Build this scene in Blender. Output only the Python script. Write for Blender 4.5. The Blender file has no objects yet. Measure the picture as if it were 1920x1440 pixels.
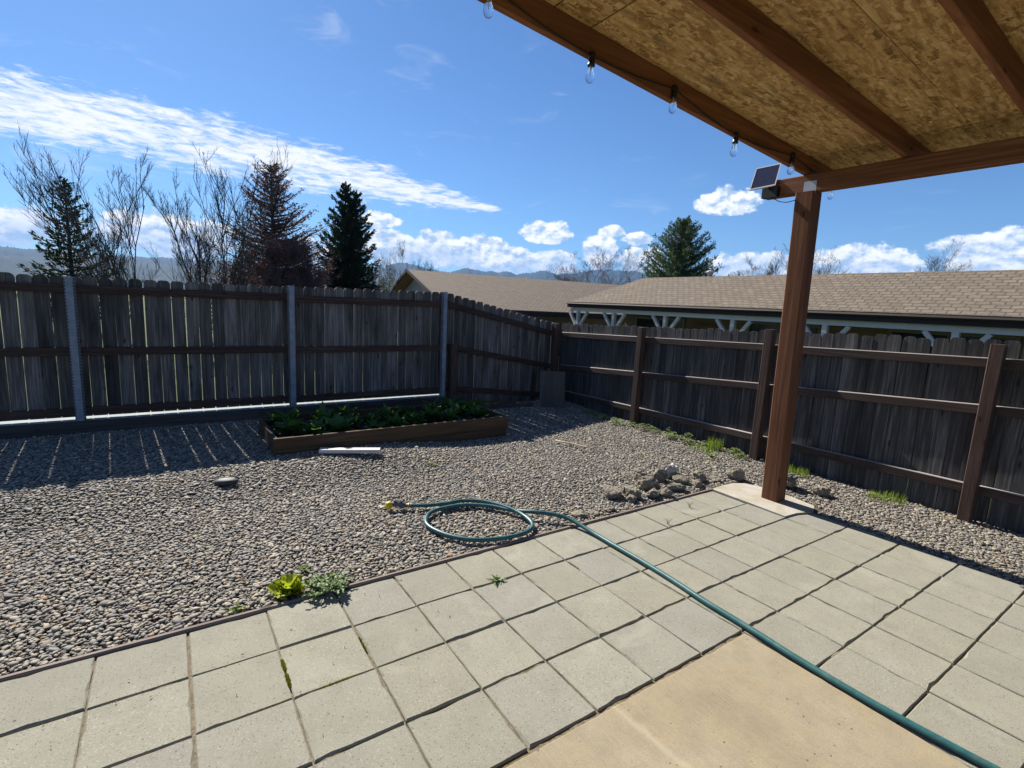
import bpy, bmesh, math, random
import numpy as np
from mathutils import Vector, Matrix, noise as mnoise

random.seed(7)
rng = np.random.default_rng(7)
R = math.radians
scene = bpy.context.scene
COL = scene.collection

# ------------------------------------------------------------------ camera
# x runs along the patio joints, y towards the far fence, z up, metres; the lens is 1.63 m above the paving
cam_d = bpy.data.cameras.new('camera')
cam = bpy.data.objects.new('camera', cam_d)
COL.objects.link(cam)
cam_d.sensor_fit = 'HORIZONTAL'
cam_d.sensor_width = 36.0
cam_d.lens = 36.0 * 950.0 / 1920.0
cam_d.clip_start = 0.05
cam_d.clip_end = 20000.0
_r = Vector((0.83001, -0.55574, 0.047295)); _u = Vector((0.047196, 0.154474, 0.986869)); _w = Vector((0.555751, 0.81688, -0.154443))
cam.matrix_world = Matrix(((_r.x, _u.x, -_w.x, 0), (_r.y, _u.y, -_w.y, 0), (_r.z, _u.z, -_w.z, 1.63), (0, 0, 0, 1)))
scene.camera = cam

# ------------------------------------------------------------------ view and light
scene.view_settings.view_transform = 'Standard'
scene.view_settings.look = 'None'
scene.view_settings.gamma = 1.0
scene.view_settings.use_curve_mapping = False
scene.view_settings.exposure = 1.08
scene.render.engine = 'CYCLES'
scene.cycles.use_denoising = True
scene.cycles.max_bounces = 6
scene.cycles.transparent_max_bounces = 12
scene.cycles.volume_bounces = 0
scene.cycles.sample_clamp_indirect = 6.0

SUN_EL, SUN_AZ = R(39.5), R(-4.5)          # azimuth measured from +y towards +x
sun_d = bpy.data.lights.new('sun', 'SUN')
sun = bpy.data.objects.new('sun', sun_d)
COL.objects.link(sun)
sun_d.energy = 5.0
sun_d.angle = R(0.5)
sun_d.color = (1.0, 0.94, 0.85)
sdir = Vector((math.sin(SUN_AZ) * math.cos(SUN_EL), math.cos(SUN_AZ) * math.cos(SUN_EL), math.sin(SUN_EL)))
sun.rotation_euler = sdir.to_track_quat('Z', 'Y').to_euler()
sun.location = (0, 0, 30)


class NT:
    """small helper round a node tree"""
    def __init__(s, tree):
        s.t = tree
        s.n = tree.nodes
        s.l = tree.links

    def put(s, sock, v):
        if v is None:
            return
        if hasattr(v, 'is_output'):
            s.l.new(v, sock)
        elif isinstance(v, (tuple, list)):
            if sock.type == 'RGBA' and len(v) == 3:
                v = (*v, 1.0)
            sock.default_value = v
        else:
            sock.default_value = v

    def node(s, kind, **kw):
        nd = s.n.new(kind)
        for k, v in kw.items():
            if k.startswith('i_'):
                s.put(nd.inputs[k[2:].replace('_', ' ')], v)
            else:
                setattr(nd, k, v)
        return nd

    def m(s, op, a, b=None, c=None, clamp=False):
        nd = s.n.new('ShaderNodeMath')
        nd.operation = op
        nd.use_clamp = clamp
        s.put(nd.inputs[0], a)
        s.put(nd.inputs[1], b)
        s.put(nd.inputs[2], c)
        return nd.outputs[0]

    def vm(s, op, a, b=None, scale=None):
        nd = s.n.new('ShaderNodeVectorMath')
        nd.operation = op
        s.put(nd.inputs[0], a)
        s.put(nd.inputs[1], b)
        if scale is not None:
            s.put(nd.inputs['Scale'], scale)
        return nd.outputs['Value'] if op in ('DOT_PRODUCT', 'LENGTH') else nd.outputs['Vector']

    def mix(s, f, a, b, blend='MIX'):
        nd = s.n.new('ShaderNodeMix')
        nd.data_type = 'RGBA'
        nd.blend_type = blend
        nd.clamp_factor = True
        s.put(nd.inputs['Factor'], f)
        s.put(nd.inputs[6], a)
        s.put(nd.inputs[7], b)
        return nd.outputs[2]

    def ramp(s, fac, stops, interp='LINEAR'):
        nd = s.n.new('ShaderNodeValToRGB')
        cr = nd.color_ramp
        cr.interpolation = interp
        while len(cr.elements) < len(stops):
            cr.elements.new(0.5)
        for e, (p, c) in zip(cr.elements, stops):
            e.position = p
            if not isinstance(c, (tuple, list)):
                c = (c, c, c)
            e.color = (*c[:3], 1.0)
        s.put(nd.inputs[0], fac)
        return nd.outputs[0]

    def maprange(s, v, a, b, c=0.0, d=1.0, smooth=False):
        nd = s.n.new('ShaderNodeMapRange')
        nd.interpolation_type = 'SMOOTHSTEP' if smooth else 'LINEAR'
        for i, x in enumerate((v, a, b, c, d)):
            s.put(nd.inputs[i], x)
        return nd.outputs[0]

    def noise(s, vec, scale, detail=4.0, rough=0.55, dist=0.0):
        nd = s.n.new('ShaderNodeTexNoise')
        s.put(nd.inputs['Vector'], vec)
        nd.inputs['Scale'].default_value = scale
        nd.inputs['Detail'].default_value = detail
        nd.inputs['Roughness'].default_value = rough
        nd.inputs['Distortion'].default_value = dist
        return nd.outputs['Fac']

    def voronoi(s, vec, scale, feature='F1', out='Distance'):
        nd = s.n.new('ShaderNodeTexVoronoi')
        nd.feature = feature
        s.put(nd.inputs['Vector'], vec)
        nd.inputs['Scale'].default_value = scale
        return nd.outputs[out]

    def comb(s, x, y, z):
        nd = s.n.new('ShaderNodeCombineXYZ')
        s.put(nd.inputs[0], x)
        s.put(nd.inputs[1], y)
        s.put(nd.inputs[2], z)
        return nd.outputs[0]

    def mapping(s, vec, scale=(1, 1, 1), rot=(0, 0, 0), loc=(0, 0, 0)):
        nd = s.n.new('ShaderNodeMapping')
        s.put(nd.inputs['Vector'], vec)
        nd.inputs['Scale'].default_value = scale
        nd.inputs['Rotation'].default_value = rot
        nd.inputs['Location'].default_value = loc
        return nd.outputs[0]


# ------------------------------------------------------------------ sky with clouds
world = bpy.data.worlds.new('World')
scene.world = world
world.use_nodes = True
world.cycles.sampling_method = 'NONE'        # no bright spot in it: the sun is a lamp
w = NT(world.node_tree)
w.n.clear()
sky = w.node('ShaderNodeTexSky', sky_type='NISHITA', sun_disc=False, sun_elevation=SUN_EL, sun_rotation=SUN_AZ,
             altitude=300.0, air_density=1.0, dust_density=0.15, ozone_density=2.5)
gen = w.node('ShaderNodeTexCoord').outputs['Generated']
sep = w.node('ShaderNodeSeparateXYZ', i_Vector=gen)
dx, dy, dz = sep.outputs
# A: degrees of azimuth from the middle of the far fence line, E: degrees of elevation
A = w.m('SUBTRACT', w.m('MULTIPLY', w.m('ARCTAN2', dx, dy), 57.2958), 34.23)
E = w.m('MULTIPLY', w.m('ARCSINE', dz), 57.2958)
puffs = [(-14.9, 7.9, 2.3, 1.15, .55), (-13.6, 5.6, 3.6, 1.75, 2.4), (-8.6, 5.9, 3.6, 1.7, 2.4), (-4.4, 5.7, 3.8, 1.7, 2.4),
         (-.6, 5.0, 2.8, 1.4, 2.2), (3.4, 4.7, 3.0, 1.5, 2.0), (2.9, 7.55, 2.9, 1.75, .9), (8.9, 6.4, 1.9, 1.9, 2.6), (10.0, 8.1, 1.6, .8, .5),
         (12.6, 7.4, 1.7, .8, .6), (13.4, 5.6, 2.6, 1.2, 2.2), (21.3, 10.9, 3.3, 1.6, 1.2), (24.5, 4.7, 5.0, 1.75, 2.6), (-21.5, 4.2, 4.5, 1.6, 2),
         (33.0, 5.2, 5.0, 1.9, 2.4), (44.0, 6.0, 6.0, 2.0, 2.4), (-34.0, 5.0, 6.0, 1.9, 2.4), (-47.0, 4.5, 6.0, 1.8, 2.2)]
F = None
for a, e, ww, hu, hd in puffs:
    qa = w.m('MULTIPLY', w.m('SUBTRACT', A, a), 1.0 / ww)
    ed = w.m('SUBTRACT', E, e)
    qe = w.m('ADD', w.m('MULTIPLY', w.m('MAXIMUM', ed, 0.0), 1.0 / hu), w.m('MULTIPLY', w.m('MINIMUM', ed, 0.0), 1.0 / hd))
    f = w.m('SUBTRACT', 1.0, w.m('ADD', w.m('MULTIPLY', qa, qa), w.m('MULTIPLY', qe, qe)))
    F = f if F is None else w.m('MAXIMUM', F, f)
F = w.m('MAXIMUM', F, -1.2)
cv = w.comb(A, w.m('MULTIPLY', E, 1.45), 0.0)
n1 = w.noise(cv, 0.55, 6.0, 0.6)
n2 = w.noise(w.vm('ADD', cv, (-0.35, 0.85, 0.0)), 0.55, 3.0, 0.6)
dens = w.m('ADD', w.m('MULTIPLY', F, 0.95), w.m('MULTIPLY', w.m('SUBTRACT', n1, 0.48), 2.3))
al = w.maprange(dens, 0.0, 0.36, 0.0, 1.0, True)
lit = w.m('ADD', w.m('MULTIPLY', w.m('SUBTRACT', n1, n2), 4.2), 0.58, clamp=True)
lowf = w.noise(w.vm('ADD', cv, (31., 4., 0.)), 0.30, 3.0, 0.5)
lit = w.m('MULTIPLY', lit, w.maprange(w.m('ADD', lowf, w.m('MULTIPLY', w.m('SUBTRACT', E, 5.0), 0.10)), 0.30, 0.62, 0.35, 1.0))
cum = w.mix(lit, (4.6, 6.2, 8.4), (12., 12., 12.))
# streaky high cloud band, falling from the upper left towards the middle of the sky
t = w.m('MULTIPLY', A, -1.0)
Ec = w.m('ADD', 9.55, w.m('SUBTRACT', w.m('MULTIPLY', t, 0.178), w.m('MULTIPLY', w.m('MULTIPLY', t, t), 0.0021)))
hwid = w.m('MINIMUM', w.m('MAXIMUM', w.m('ADD', w.m('MULTIPLY', t, 0.118), 0.18), 0.1), 2.55)
qb = w.m('DIVIDE', w.m('SUBTRACT', E, Ec), hwid)
fb = w.m('SUBTRACT', 1.0, w.m('MULTIPLY', qb, qb))
fb = w.m('SUBTRACT', w.m('MAXIMUM', fb, -1.5), w.maprange(t, 3.0, -3.0, 0.0, 3.5))
bandv = w.mapping(w.comb(A, E, 0.0), scale=(0.30, 1.5, 1.0), rot=(0, 0, R(7.5)))
nb = w.noise(bandv, 1.5, 6.0, 0.68, 0.5)
nb2 = w.noise(bandv, 0.45, 2.0, 0.5, 0.0)
db = w.m('ADD', w.m('MULTIPLY', fb, 0.56), w.m('ADD', w.m('MULTIPLY', w.m('SUBTRACT', nb, 0.5), 2.4), w.m('MULTIPLY', w.m('SUBTRACT', nb2, 0.5), 0.8)))
ab = w.maprange(db, -0.05, 0.78, 0.0, 1.0, True)
# faint wisps over the rest of the sky
wv = w.mapping(w.comb(A, E, 3.0), scale=(0.10, 0.33, 1.0), rot=(0, 0, R(12)))
aw = w.maprange(w.noise(wv, 1.2, 4.0, 0.62, 0.8), 0.56, 0.86, 0.0, 0.30, True)
aw = w.m('MULTIPLY', aw, w.maprange(E, 3.0, 9.0))
skyc = w.vm('MULTIPLY', sky.outputs[0], (0.62, 0.87, 1.15))
c = w.mix(aw, skyc, (9.4, 9.8, 10.2))
c = w.mix(ab, c, (10.2, 10.4, 10.6))
c = w.mix(al, c, cum)
bg = w.node('ShaderNodeBackground', i_Color=c)
bg.inputs['Strength'].default_value = 0.05
w.l.new(bg.outputs[0], w.node('ShaderNodeOutputWorld').inputs['Surface'])


# ------------------------------------------------------------------ materials
MATS = {}


def material(name, build):
    m = bpy.data.materials.new(name)
    m.use_nodes = True
    t = NT(m.node_tree)
    t.n.clear()
    out = t.node('ShaderNodeOutputMaterial')
    sh = build(t)
    t.l.new(sh, out.inputs['Surface'])
    MATS[name] = m
    return m


def pbsdf(t, color, rough=0.8, bump=None, bstr=0.3, bdist=0.01, metallic=0.0, spec=0.35):
    b = t.node('ShaderNodeBsdfPrincipled')
    t.put(b.inputs['Base Color'], color)
    t.put(b.inputs['Roughness'], rough)
    t.put(b.inputs['Metallic'], metallic)
    t.put(b.inputs['Specular IOR Level'], spec)
    if bump is not None:
        bn = t.node('ShaderNodeBump')
        bn.inputs['Strength'].default_value = bstr
        bn.inputs['Distance'].default_value = bdist
        t.put(bn.inputs['Height'], bump)
        t.l.new(bn.outputs[0], b.inputs['Normal'])
    return b.outputs[0]


def ocoord(t, rand=True):
    co = t.node('ShaderNodeTexCoord').outputs['Object']
    if rand:
        r = t.node('ShaderNodeObjectInfo').outputs['Random']
        co = t.vm('ADD', co, t.comb(t.m('MULTIPLY', r, 37.0), t.m('MULTIPLY', r, 91.0), t.m('MULTIPLY', r, 53.0)))
    return co


def rnd(t):
    return t.node('ShaderNodeObjectInfo').outputs['Random']


def wood(name, dark, mid, light, axis=2, stain=0.5, rough=0.85, vary=0.35, grain=55.0, bstr=0.45, knots=True, lit_top=None):
    sc = [grain, grain, grain]
    sc[axis] = grain * 0.035
    sc2 = [6.0, 6.0, 6.0]
    sc2[axis] = 1.1

    def f(t):
        co = ocoord(t)
        g = t.noise(t.mapping(co, scale=tuple(sc)), 1.0, 6.0, 0.65, 0.3)
        big = t.noise(t.mapping(co, scale=tuple(sc2)), 1.0, 4.0, 0.6, 0.4)
        col = t.ramp(g, [(0.30, dark), (0.5, mid), (0.72, light)])
        col = t.mix(t.maprange(big, 0.42, 0.72, 0.0, stain), col, tuple(x * 0.42 for x in dark))
        fine = t.noise(co, 160.0, 3.0)
        if knots:
            ks = [9.0, 9.0, 9.0]
            ks[axis] = 3.2
            k = t.voronoi(t.mapping(co, scale=tuple(ks)), 1.0)
            col = t.mix(t.maprange(k, 0.07, 0.13, 0.85, 0.0), col, tuple(x * 0.28 for x in dark))
        if lit_top:                                               # sunlit rail tops painted into the colour: upward faces turn a weathered pale
            nz = t.node('ShaderNodeSeparateXYZ', i_Vector=t.node('ShaderNodeNewGeometry').outputs['Normal']).outputs[2]
            col = t.mix(t.maprange(nz, .5, .8), col, t.ramp(g, [(.3, tuple(x * .6 for x in lit_top)), (.7, lit_top)]))
        v = t.m('ADD', 1.0 - vary, t.m('MULTIPLY', rnd(t), 2 * vary))
        col = t.vm('SCALE', col, scale=v)
        return pbsdf(t, col, rough, t.m('ADD', g, t.m('MULTIPLY', fine, 0.25)), bstr, 0.004)
    return material(name, f)


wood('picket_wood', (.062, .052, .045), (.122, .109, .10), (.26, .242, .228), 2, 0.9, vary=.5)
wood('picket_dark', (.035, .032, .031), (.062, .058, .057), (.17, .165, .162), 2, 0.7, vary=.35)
wood('rail_wood_x', (.035, .018, .013), (.062, .034, .025), (.11, .07, .055), 0, 0.4, vary=.15)
wood('rail_wood_y', (.036, .022, .018), (.058, .036, .030), (.10, .07, .062), 1, 0.4, vary=.2, lit_top=(.42, .38, .36))
wood('fence_post_wood', (.042, .023, .017), (.072, .041, .031), (.12, .08, .063), 2, 0.4, vary=.12)
wood('post_wood', (.085, .032, .014), (.15, .056, .024), (.23, .098, .045), 2, 0.35, vary=.03, grain=38., bstr=.2)
wood('beam_wood_x', (.16, .06, .028), (.24, .095, .045), (.33, .145, .072), 0, 0.45, vary=.08, grain=38., bstr=.25)
wood('beam_wood_y', (.13, .048, .022), (.19, .076, .036), (.29, .14, .075), 1, 0.4, vary=.05, grain=38., bstr=.25)
wood('bed_wood', (.055, .032, .016), (.085, .052, .027), (.12, .08, .045), 0, 0.35, vary=.12)
wood('bed_wood_y', (.055, .032, .016), (.085, .052, .027), (.12, .08, .045), 1, 0.35, vary=.12)
wood('edging_wood', (.15, .112, .09), (.21, .165, .14), (.27, .225, .195), 0, 0.3, vary=.08)
wood('pale_wood', (.42, .37, .34), (.52, .47, .44), (.60, .56, .53), 0, 0.12, vary=.05, knots=False)
wood('stick_wood', (.40, .31, .19), (.48, .39, .26), (.55, .46, .32), 0, 0.2, vary=.05, knots=False)
wood('plywood', (.06, .052, .047), (.085, .075, .07), (.115, .105, .098), 2, 0.4, vary=.1, knots=False)
wood('dark_timber', (.045, .035, .03), (.07, .055, .048), (.11, .09, .08), 0, 0.4, vary=.1)


def f_paver(t):
    co = ocoord(t)
    r = rnd(t)
    fine = t.noise(co, 230.0, 4.0, 0.7)
    patch = t.noise(co, 5.0, 5.0, 0.6)
    spk = t.voronoi(co, 230.0, out='Color')
    spks = t.node('ShaderNodeSeparateColor', i_Color=spk).outputs[0]
    base = t.ramp(r, [(0.0, (.275, .268, .212)), (0.3, (.312, .302, .236)), (0.6, (.285, .280, .236)), (0.8, (.30, .288, .218)), (1.0, (.33, .32, .258))])
    col = t.mix(t.maprange(patch, 0.38, 0.68, 0.0, 0.5), base, (.22, .205, .165))
    col = t.mix(t.maprange(fine, 0.35, 0.7, 0.45, 0.0), col, (.11, .105, .085))
    col = t.mix(t.m('MULTIPLY', t.maprange(spks, 0.93, 0.99, 0.0, 0.55), t.maprange(r, 0., 1., .45, 1.)), col, (.46, .43, .37))
    col = t.mix(t.maprange(spks, 0.05, 0.0, 0.0, 0.75), col, (.07, .065, .06))
    pits = t.voronoi(co, 22.0)
    col = t.mix(t.maprange(pits, 0.045, 0.075, 0.75, 0.0), col, (.07, .065, .055))
    blot = t.noise(co, 2.2, 6.0, .65, .8)
    col = t.mix(t.maprange(blot, .56, .68, 0., .30), col, (.215, .20, .155))
    col = t.mix(t.maprange(blot, .42, .32, 0., .28), col, (.37, .36, .30))
    return pbsdf(t, col, 0.92, t.m('ADD', fine, t.m('MULTIPLY', spks, .3)), 0.5, 0.003, spec=.25)


material('paver_concrete', f_paver)


def f_slab(t):
    co = ocoord(t, False)
    big = t.noise(co, 1.6, 6.0, 0.62, 0.5)
    mid = t.noise(co, 9.0, 5.0, 0.65)
    fine = t.noise(co, 240.0, 3.0, 0.7)
    brush = t.noise(t.mapping(co, scale=(170., 7., 1.)), 1.0, 3.0)
    col = t.ramp(big, [(0.34, (.25, .212, .145)), (0.47, (.325, .275, .178)), (0.56, (.315, .275, .195)), (0.68, (.385, .332, .222))])
    col = t.mix(t.maprange(mid, 0.45, 0.68, 0.0, 0.6), col, (.235, .205, .15))
    col = t.mix(t.maprange(fine, 0.38, 0.7, 0.5, 0.0), col, (.16, .125, .075))
    col = t.mix(t.maprange(brush, 0.45, 0.8, 0.0, 0.22), col, (.42, .36, .26))
    pv = t.voronoi(co, 17.0)
    pn = t.noise(co, 3.0, 2.0)
    pv2 = t.voronoi(co, 48.0)
    pit = t.m('MULTIPLY', t.maprange(pv, 0.055, 0.10, 1.0, 0.0), t.maprange(pn, 0.38, 0.5))
    pit = t.m('MAXIMUM', pit, t.m('MULTIPLY', t.maprange(pv2, .08, .16, .75, 0.), t.maprange(t.noise(co, 5.0, 3.0), .48, .6)))
    col = t.mix(t.m('MULTIPLY', pit, 0.85), col, (.10, .075, .045))
    # pale worn streak and a grey spill mark
    sx = t.node('ShaderNodeSeparateXYZ', i_Vector=co)
    wob = t.m('MULTIPLY', t.m('SUBTRACT', mid, .5), .06)
    ln = t.m('ABSOLUTE', t.m('ADD', t.m('SUBTRACT', sx.outputs[0], t.m('MULTIPLY', t.m('SUBTRACT', sx.outputs[1], 1.28), -.06)), t.m('SUBTRACT', wob, 1.46)))
    col = t.mix(t.maprange(ln, 0.004, 0.024, 0.3, 0.0), col, (.46, .40, .29))
    return pbsdf(t, col, 0.88, t.m('ADD', t.m('ADD', fine, t.m('MULTIPLY', mid, .6)), t.m('MULTIPLY', pit, -1.0)), 0.35, 0.003, spec=.25)


material('slab_concrete', f_slab)


def f_pad(t):
    co = ocoord(t, False)
    big = t.noise(co, 5.0, 6.0, 0.65, 0.6)
    fine = t.noise(co, 150.0, 4.0, 0.7)
    col = t.ramp(big, [(0.30, (.32, .28, .20)), (0.5, (.41, .385, .32)), (0.7, (.48, .47, .45))])
    col = t.mix(t.maprange(fine, 0.42, 0.72, 0.35, 0.0), col, (.25, .21, .16))
    return pbsdf(t, col, 0.9, t.m('ADD', fine, big), 0.5, 0.004, spec=.25)


material('pad_concrete', f_pad)


def f_sand(t):
    co = ocoord(t, False)
    a = t.noise(co, 60.0, 6.0, 0.7)
    b = t.noise(co, 3.5, 4.0, 0.6)
    col = t.ramp(a, [(0.3, (.10, .08, .055)), (0.55, (.20, .165, .115)), (0.75, (.30, .25, .18))])
    col = t.mix(t.maprange(b, 0.52, 0.66, 0.0, 0.55), col, (.10, .085, .02))
    return pbsdf(t, col, 0.95, a, 0.8, 0.01, spec=.2)


material('joint_sand', f_sand)


def f_dirt(t):
    co = ocoord(t, False)
    a = t.noise(co, 40.0, 6.0, 0.7)
    v = t.voronoi(co, 45.0, out='Color')
    vs = t.node('ShaderNodeSeparateColor', i_Color=v).outputs[0]
    col = t.ramp(vs, [(0., (.08, .07, .06)), (.5, (.17, .15, .125)), (1., (.27, .24, .20))])
    col = t.mix(t.maprange(a, .4, .7), col, (.085, .072, .058))
    return pbsdf(t, col, .95, t.m('ADD', a, t.voronoi(co, 45.0)), 1.0, .02, spec=.2)


material('gravel_dirt', f_dirt)


def f_pebble(t):
    r = rnd(t)
    co = ocoord(t)
    n = t.noise(co, 45.0, 4.0, 0.65)
    col = t.ramp(r, [(0.0, (.11, .105, .10)), (.12, (.18, .168, .15)), (.30, (.255, .235, .198)), (.44, (.205, .198, .188)), (.56, (.31, .28, .225)),
                     (.68, (.25, .238, .215)), (.78, (.36, .325, .265)), (.87, (.225, .232, .222)), (.93, (.42, .385, .315)), (.975, (.31, .205, .125)), (1., (.36, .28, .17))], 'CONSTANT')
    col = t.vm('SCALE', col, scale=t.maprange(n, .3, .7, .60, 1.12))
    col = t.vm('MULTIPLY', col, (1.02, .985, .93))
    return pbsdf(t, col, .72, n, .25, .003, spec=.35)


material('pebble', f_pebble)


def f_rock(t):
    co = ocoord(t)
    n = t.noise(co, 9.0, 8.0, 0.68)
    m = t.noise(co, 55.0, 5.0, 0.7)
    col = t.ramp(n, [(.3, (.17, .15, .12)), (.5, (.31, .275, .21)), (.68, (.44, .395, .31))])
    col = t.mix(t.maprange(m, .45, .7, .5, 0.), col, (.07, .06, .05))
    return pbsdf(t, col, .92, t.m('ADD', n, m), .9, .012, spec=.2)


material('lava_rock', f_rock)


def f_pale_rock(t):
    co = ocoord(t)
    n = t.noise(co, 14.0, 8.0, 0.68)
    col = t.ramp(n, [(.3, (.30, .28, .25)), (.55, (.46, .44, .40)), (.7, (.56, .54, .50))])
    return pbsdf(t, col, .9, n, .8, .012, spec=.2)


material('pale_rock', f_pale_rock)


def f_osb(t):
    co = ocoord(t)
    jig = t.noise(co, 4.0, 5.0, .65)
    cells, fibres = [], []
    for ang, off, sc in ((6, 0., 1.), (-24, 7., 1.15), (34, 13., .9)):
        c2 = t.mapping(co, scale=(7.0 * sc, 46.0 * sc, 1.0), rot=(0, 0, R(ang)), loc=(off, off, 0))
        c2 = t.vm('ADD', c2, t.comb(t.m('MULTIPLY', jig, 3.0), t.m('MULTIPLY', jig, 5.0), 0.))
        cells.append(t.node('ShaderNodeSeparateColor', i_Color=t.voronoi(c2, 1.0, 'SMOOTH_F1', 'Color')).outputs[0])
        fibres.append(t.noise(t.mapping(co, scale=(9. * sc, 150. * sc, 1.), rot=(0, 0, R(ang)), loc=(off, off, 0)), 1.0, 3.0, .6))
    sel = t.noise(t.vm('ADD', co, (3., 5., 0.)), 14.0, 3.0)
    v = t.mix(t.maprange(sel, .46, .50), cells[0], cells[1])
    v = t.mix(t.maprange(sel, .54, .58), v, cells[2])
    fb_ = t.mix(t.maprange(sel, .46, .50), fibres[0], fibres[1])
    fb_ = t.mix(t.maprange(sel, .54, .58), fb_, fibres[2])
    v = t.node('ShaderNodeSeparateColor', i_Color=v).outputs[0]
    fb_ = t.node('ShaderNodeSeparateColor', i_Color=fb_).outputs[0]
    v = t.m('ADD', t.m('MULTIPLY', v, .55), t.m('MULTIPLY', fb_, .55))
    stain = t.noise(t.mapping(co, scale=(1.4, 5.0, 1.), rot=(0, 0, R(22))), 2.2, 5.0, .65)
    big = t.noise(co, 1.3, 4.0, .6)
    col = t.ramp(v, [(.24, (.17, .085, .027)), (.40, (.38, .22, .082)), (.54, (.54, .335, .135)), (.70, (.66, .44, .205)), (.86, (.76, .57, .32))])
    col = t.mix(t.maprange(stain, .56, .70, 0., .72), col, (.13, .095, .055))
    col = t.mix(t.maprange(big, .5, .72, 0., .35), col, (.34, .19, .065))
    dots = t.voronoi(co, 11.0)
    col = t.mix(t.m('MULTIPLY', t.maprange(dots, .05, .08, .85, 0.), t.maprange(sel, .5, .6)), col, (.05, .03, .015))
    return pbsdf(t, col, .75, v, .3, .003, spec=.3)


material('osb', f_osb)


def f_shingle(t):
    uv = t.node('ShaderNodeTexCoord').outputs['UV']
    dis = t.node('ShaderNodeTexNoise', i_Vector=uv, i_Scale=2.4)
    uvd = t.vm('ADD', uv, t.vm('MULTIPLY', t.vm('SUBTRACT', dis.outputs['Color'], (.5, .5, .5)), (.10, .07, 0.)))
    br = t.node('ShaderNodeTexBrick', i_Vector=uvd)
    br.offset = .5
    br.inputs['Color1'].default_value = (.165, .135, .102, 1)
    br.inputs['Color2'].default_value = (.225, .187, .142, 1)
    br.inputs['Mortar'].default_value = (.075, .058, .045, 1)
    br.inputs['Scale'].default_value = 1.0
    br.inputs['Mortar Size'].default_value = .012
    br.inputs['Brick Width'].default_value = .17
    br.inputs['Row Height'].default_value = .115
    br.inputs['Bias'].default_value = -.1
    n = t.noise(t.mapping(uv, scale=(2.4, 20., 1.)), 1.6, 6., .75)
    n2 = t.noise(uv, 30., 4., .7)
    col = t.mix(t.maprange(n, .42, .60, 0., .75), br.outputs[0], (.085, .065, .05))
    col = t.mix(t.maprange(n2, .4, .7, .0, .35), col, (.22, .185, .142))
    return pbsdf(t, col, .93, t.m('ADD', t.m('MULTIPLY', br.outputs['Fac'], -1.), t.m('MULTIPLY', n2, .5)), .6, .02, spec=.2)


material('shingle', f_shingle)


def plain(name, col, rough=.6, var=.12, nscale=6., metallic=0., spec=.35, bstr=.15):
    def f(t):
        co = ocoord(t)
        n = t.noise(co, nscale, 5., .6)
        c = t.vm('SCALE', col, scale=t.maprange(n, .3, .7, 1. - var, 1. + var))
        return pbsdf(t, c, rough, n, bstr, .004, metallic, spec)
    return material(name, f)


plain('brown_fascia', (.022, .015, .014), .7)
plain('white_paint', (.52, .50, .475), .55, .06)
plain('tan_siding', (.19, .15, .10), .8, .08)
plain('pink_siding', (.72, .60, .54), .8, .08)
plain('soffit_wood', (.45, .24, .11), .7)
plain('dark_glass', (.02, .022, .025), .12, .05, spec=.5)
plain('window_frame', (.2, .19, .17), .5, .05)
plain('door_brown', (.16, .09, .06), .6)
plain('black_plastic', (.012, .012, .013), .45, .1, spec=.4)
plain('white_frame', (.62, .62, .63), .4, .04)
plain('solar_cell', (.035, .037, .065), .28, .15, 30., spec=.5)
plain('yellow_plastic', (.62, .46, .03), .4, .12, 12.)
plain('grey_grip', (.11, .11, .125), .45, .12, 12.)
plain('brass', (.45, .33, .15), .4, .1, 12., metallic=.8)
plain('galvanized', (.22, .25, .30), .55, .25, 12., metallic=.3, spec=.45)
plain('plate_steel', (.42, .43, .44), .45, .12, 12., metallic=.5)
plain('bark', (.075, .06, .05), .95, .3, 14., bstr=.6)
plain('bark_grey', (.14, .125, .115), .95, .3, 14., bstr=.6)
plain('bark_red', (.15, .085, .08), .95, .3, 14., bstr=.6)
plain('soil', (.045, .034, .026), .95, .35, 30., bstr=.9)
plain('kerb_pale', (.24, .275, .275), .85, .12, 5.)
plain('stone_dark', (.038, .04, .044), .6, .2, 20.)
plain('bulb_filament', (.55, .5, .45), .4, .05)
plain('vent_paint', (.55, .52, .47), .6, .08)
plain('roof_felt', (.06, .055, .05), .95, .2)


def f_hose(t):
    co = ocoord(t, False)
    n = t.noise(co, 30., 4., .6)
    du = t.noise(co, 7., 5., .65)
    col = t.mix(t.maprange(n, .4, .7), (.018, .085, .088), (.03, .12, .12))
    col = t.mix(t.maprange(du, .5, .72, 0., .5), col, (.11, .15, .135))
    return pbsdf(t, col, .38, n, .12, .002, spec=.5)


material('hose_green', f_hose)


def f_glass(t):
    g = t.node('ShaderNodeBsdfGlass', i_Color=(.97, .98, 1.))
    g.inputs['Roughness'].default_value = .0
    g.inputs['IOR'].default_value = 1.25
    tr = t.node('ShaderNodeBsdfTransparent')
    mx = t.node('ShaderNodeMixShader')
    mx.inputs[0].default_value = .6
    t.l.new(tr.outputs[0], mx.inputs[1])
    t.l.new(g.outputs[0], mx.inputs[2])
    return mx.outputs[0]


material('bulb_glass', f_glass)


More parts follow.
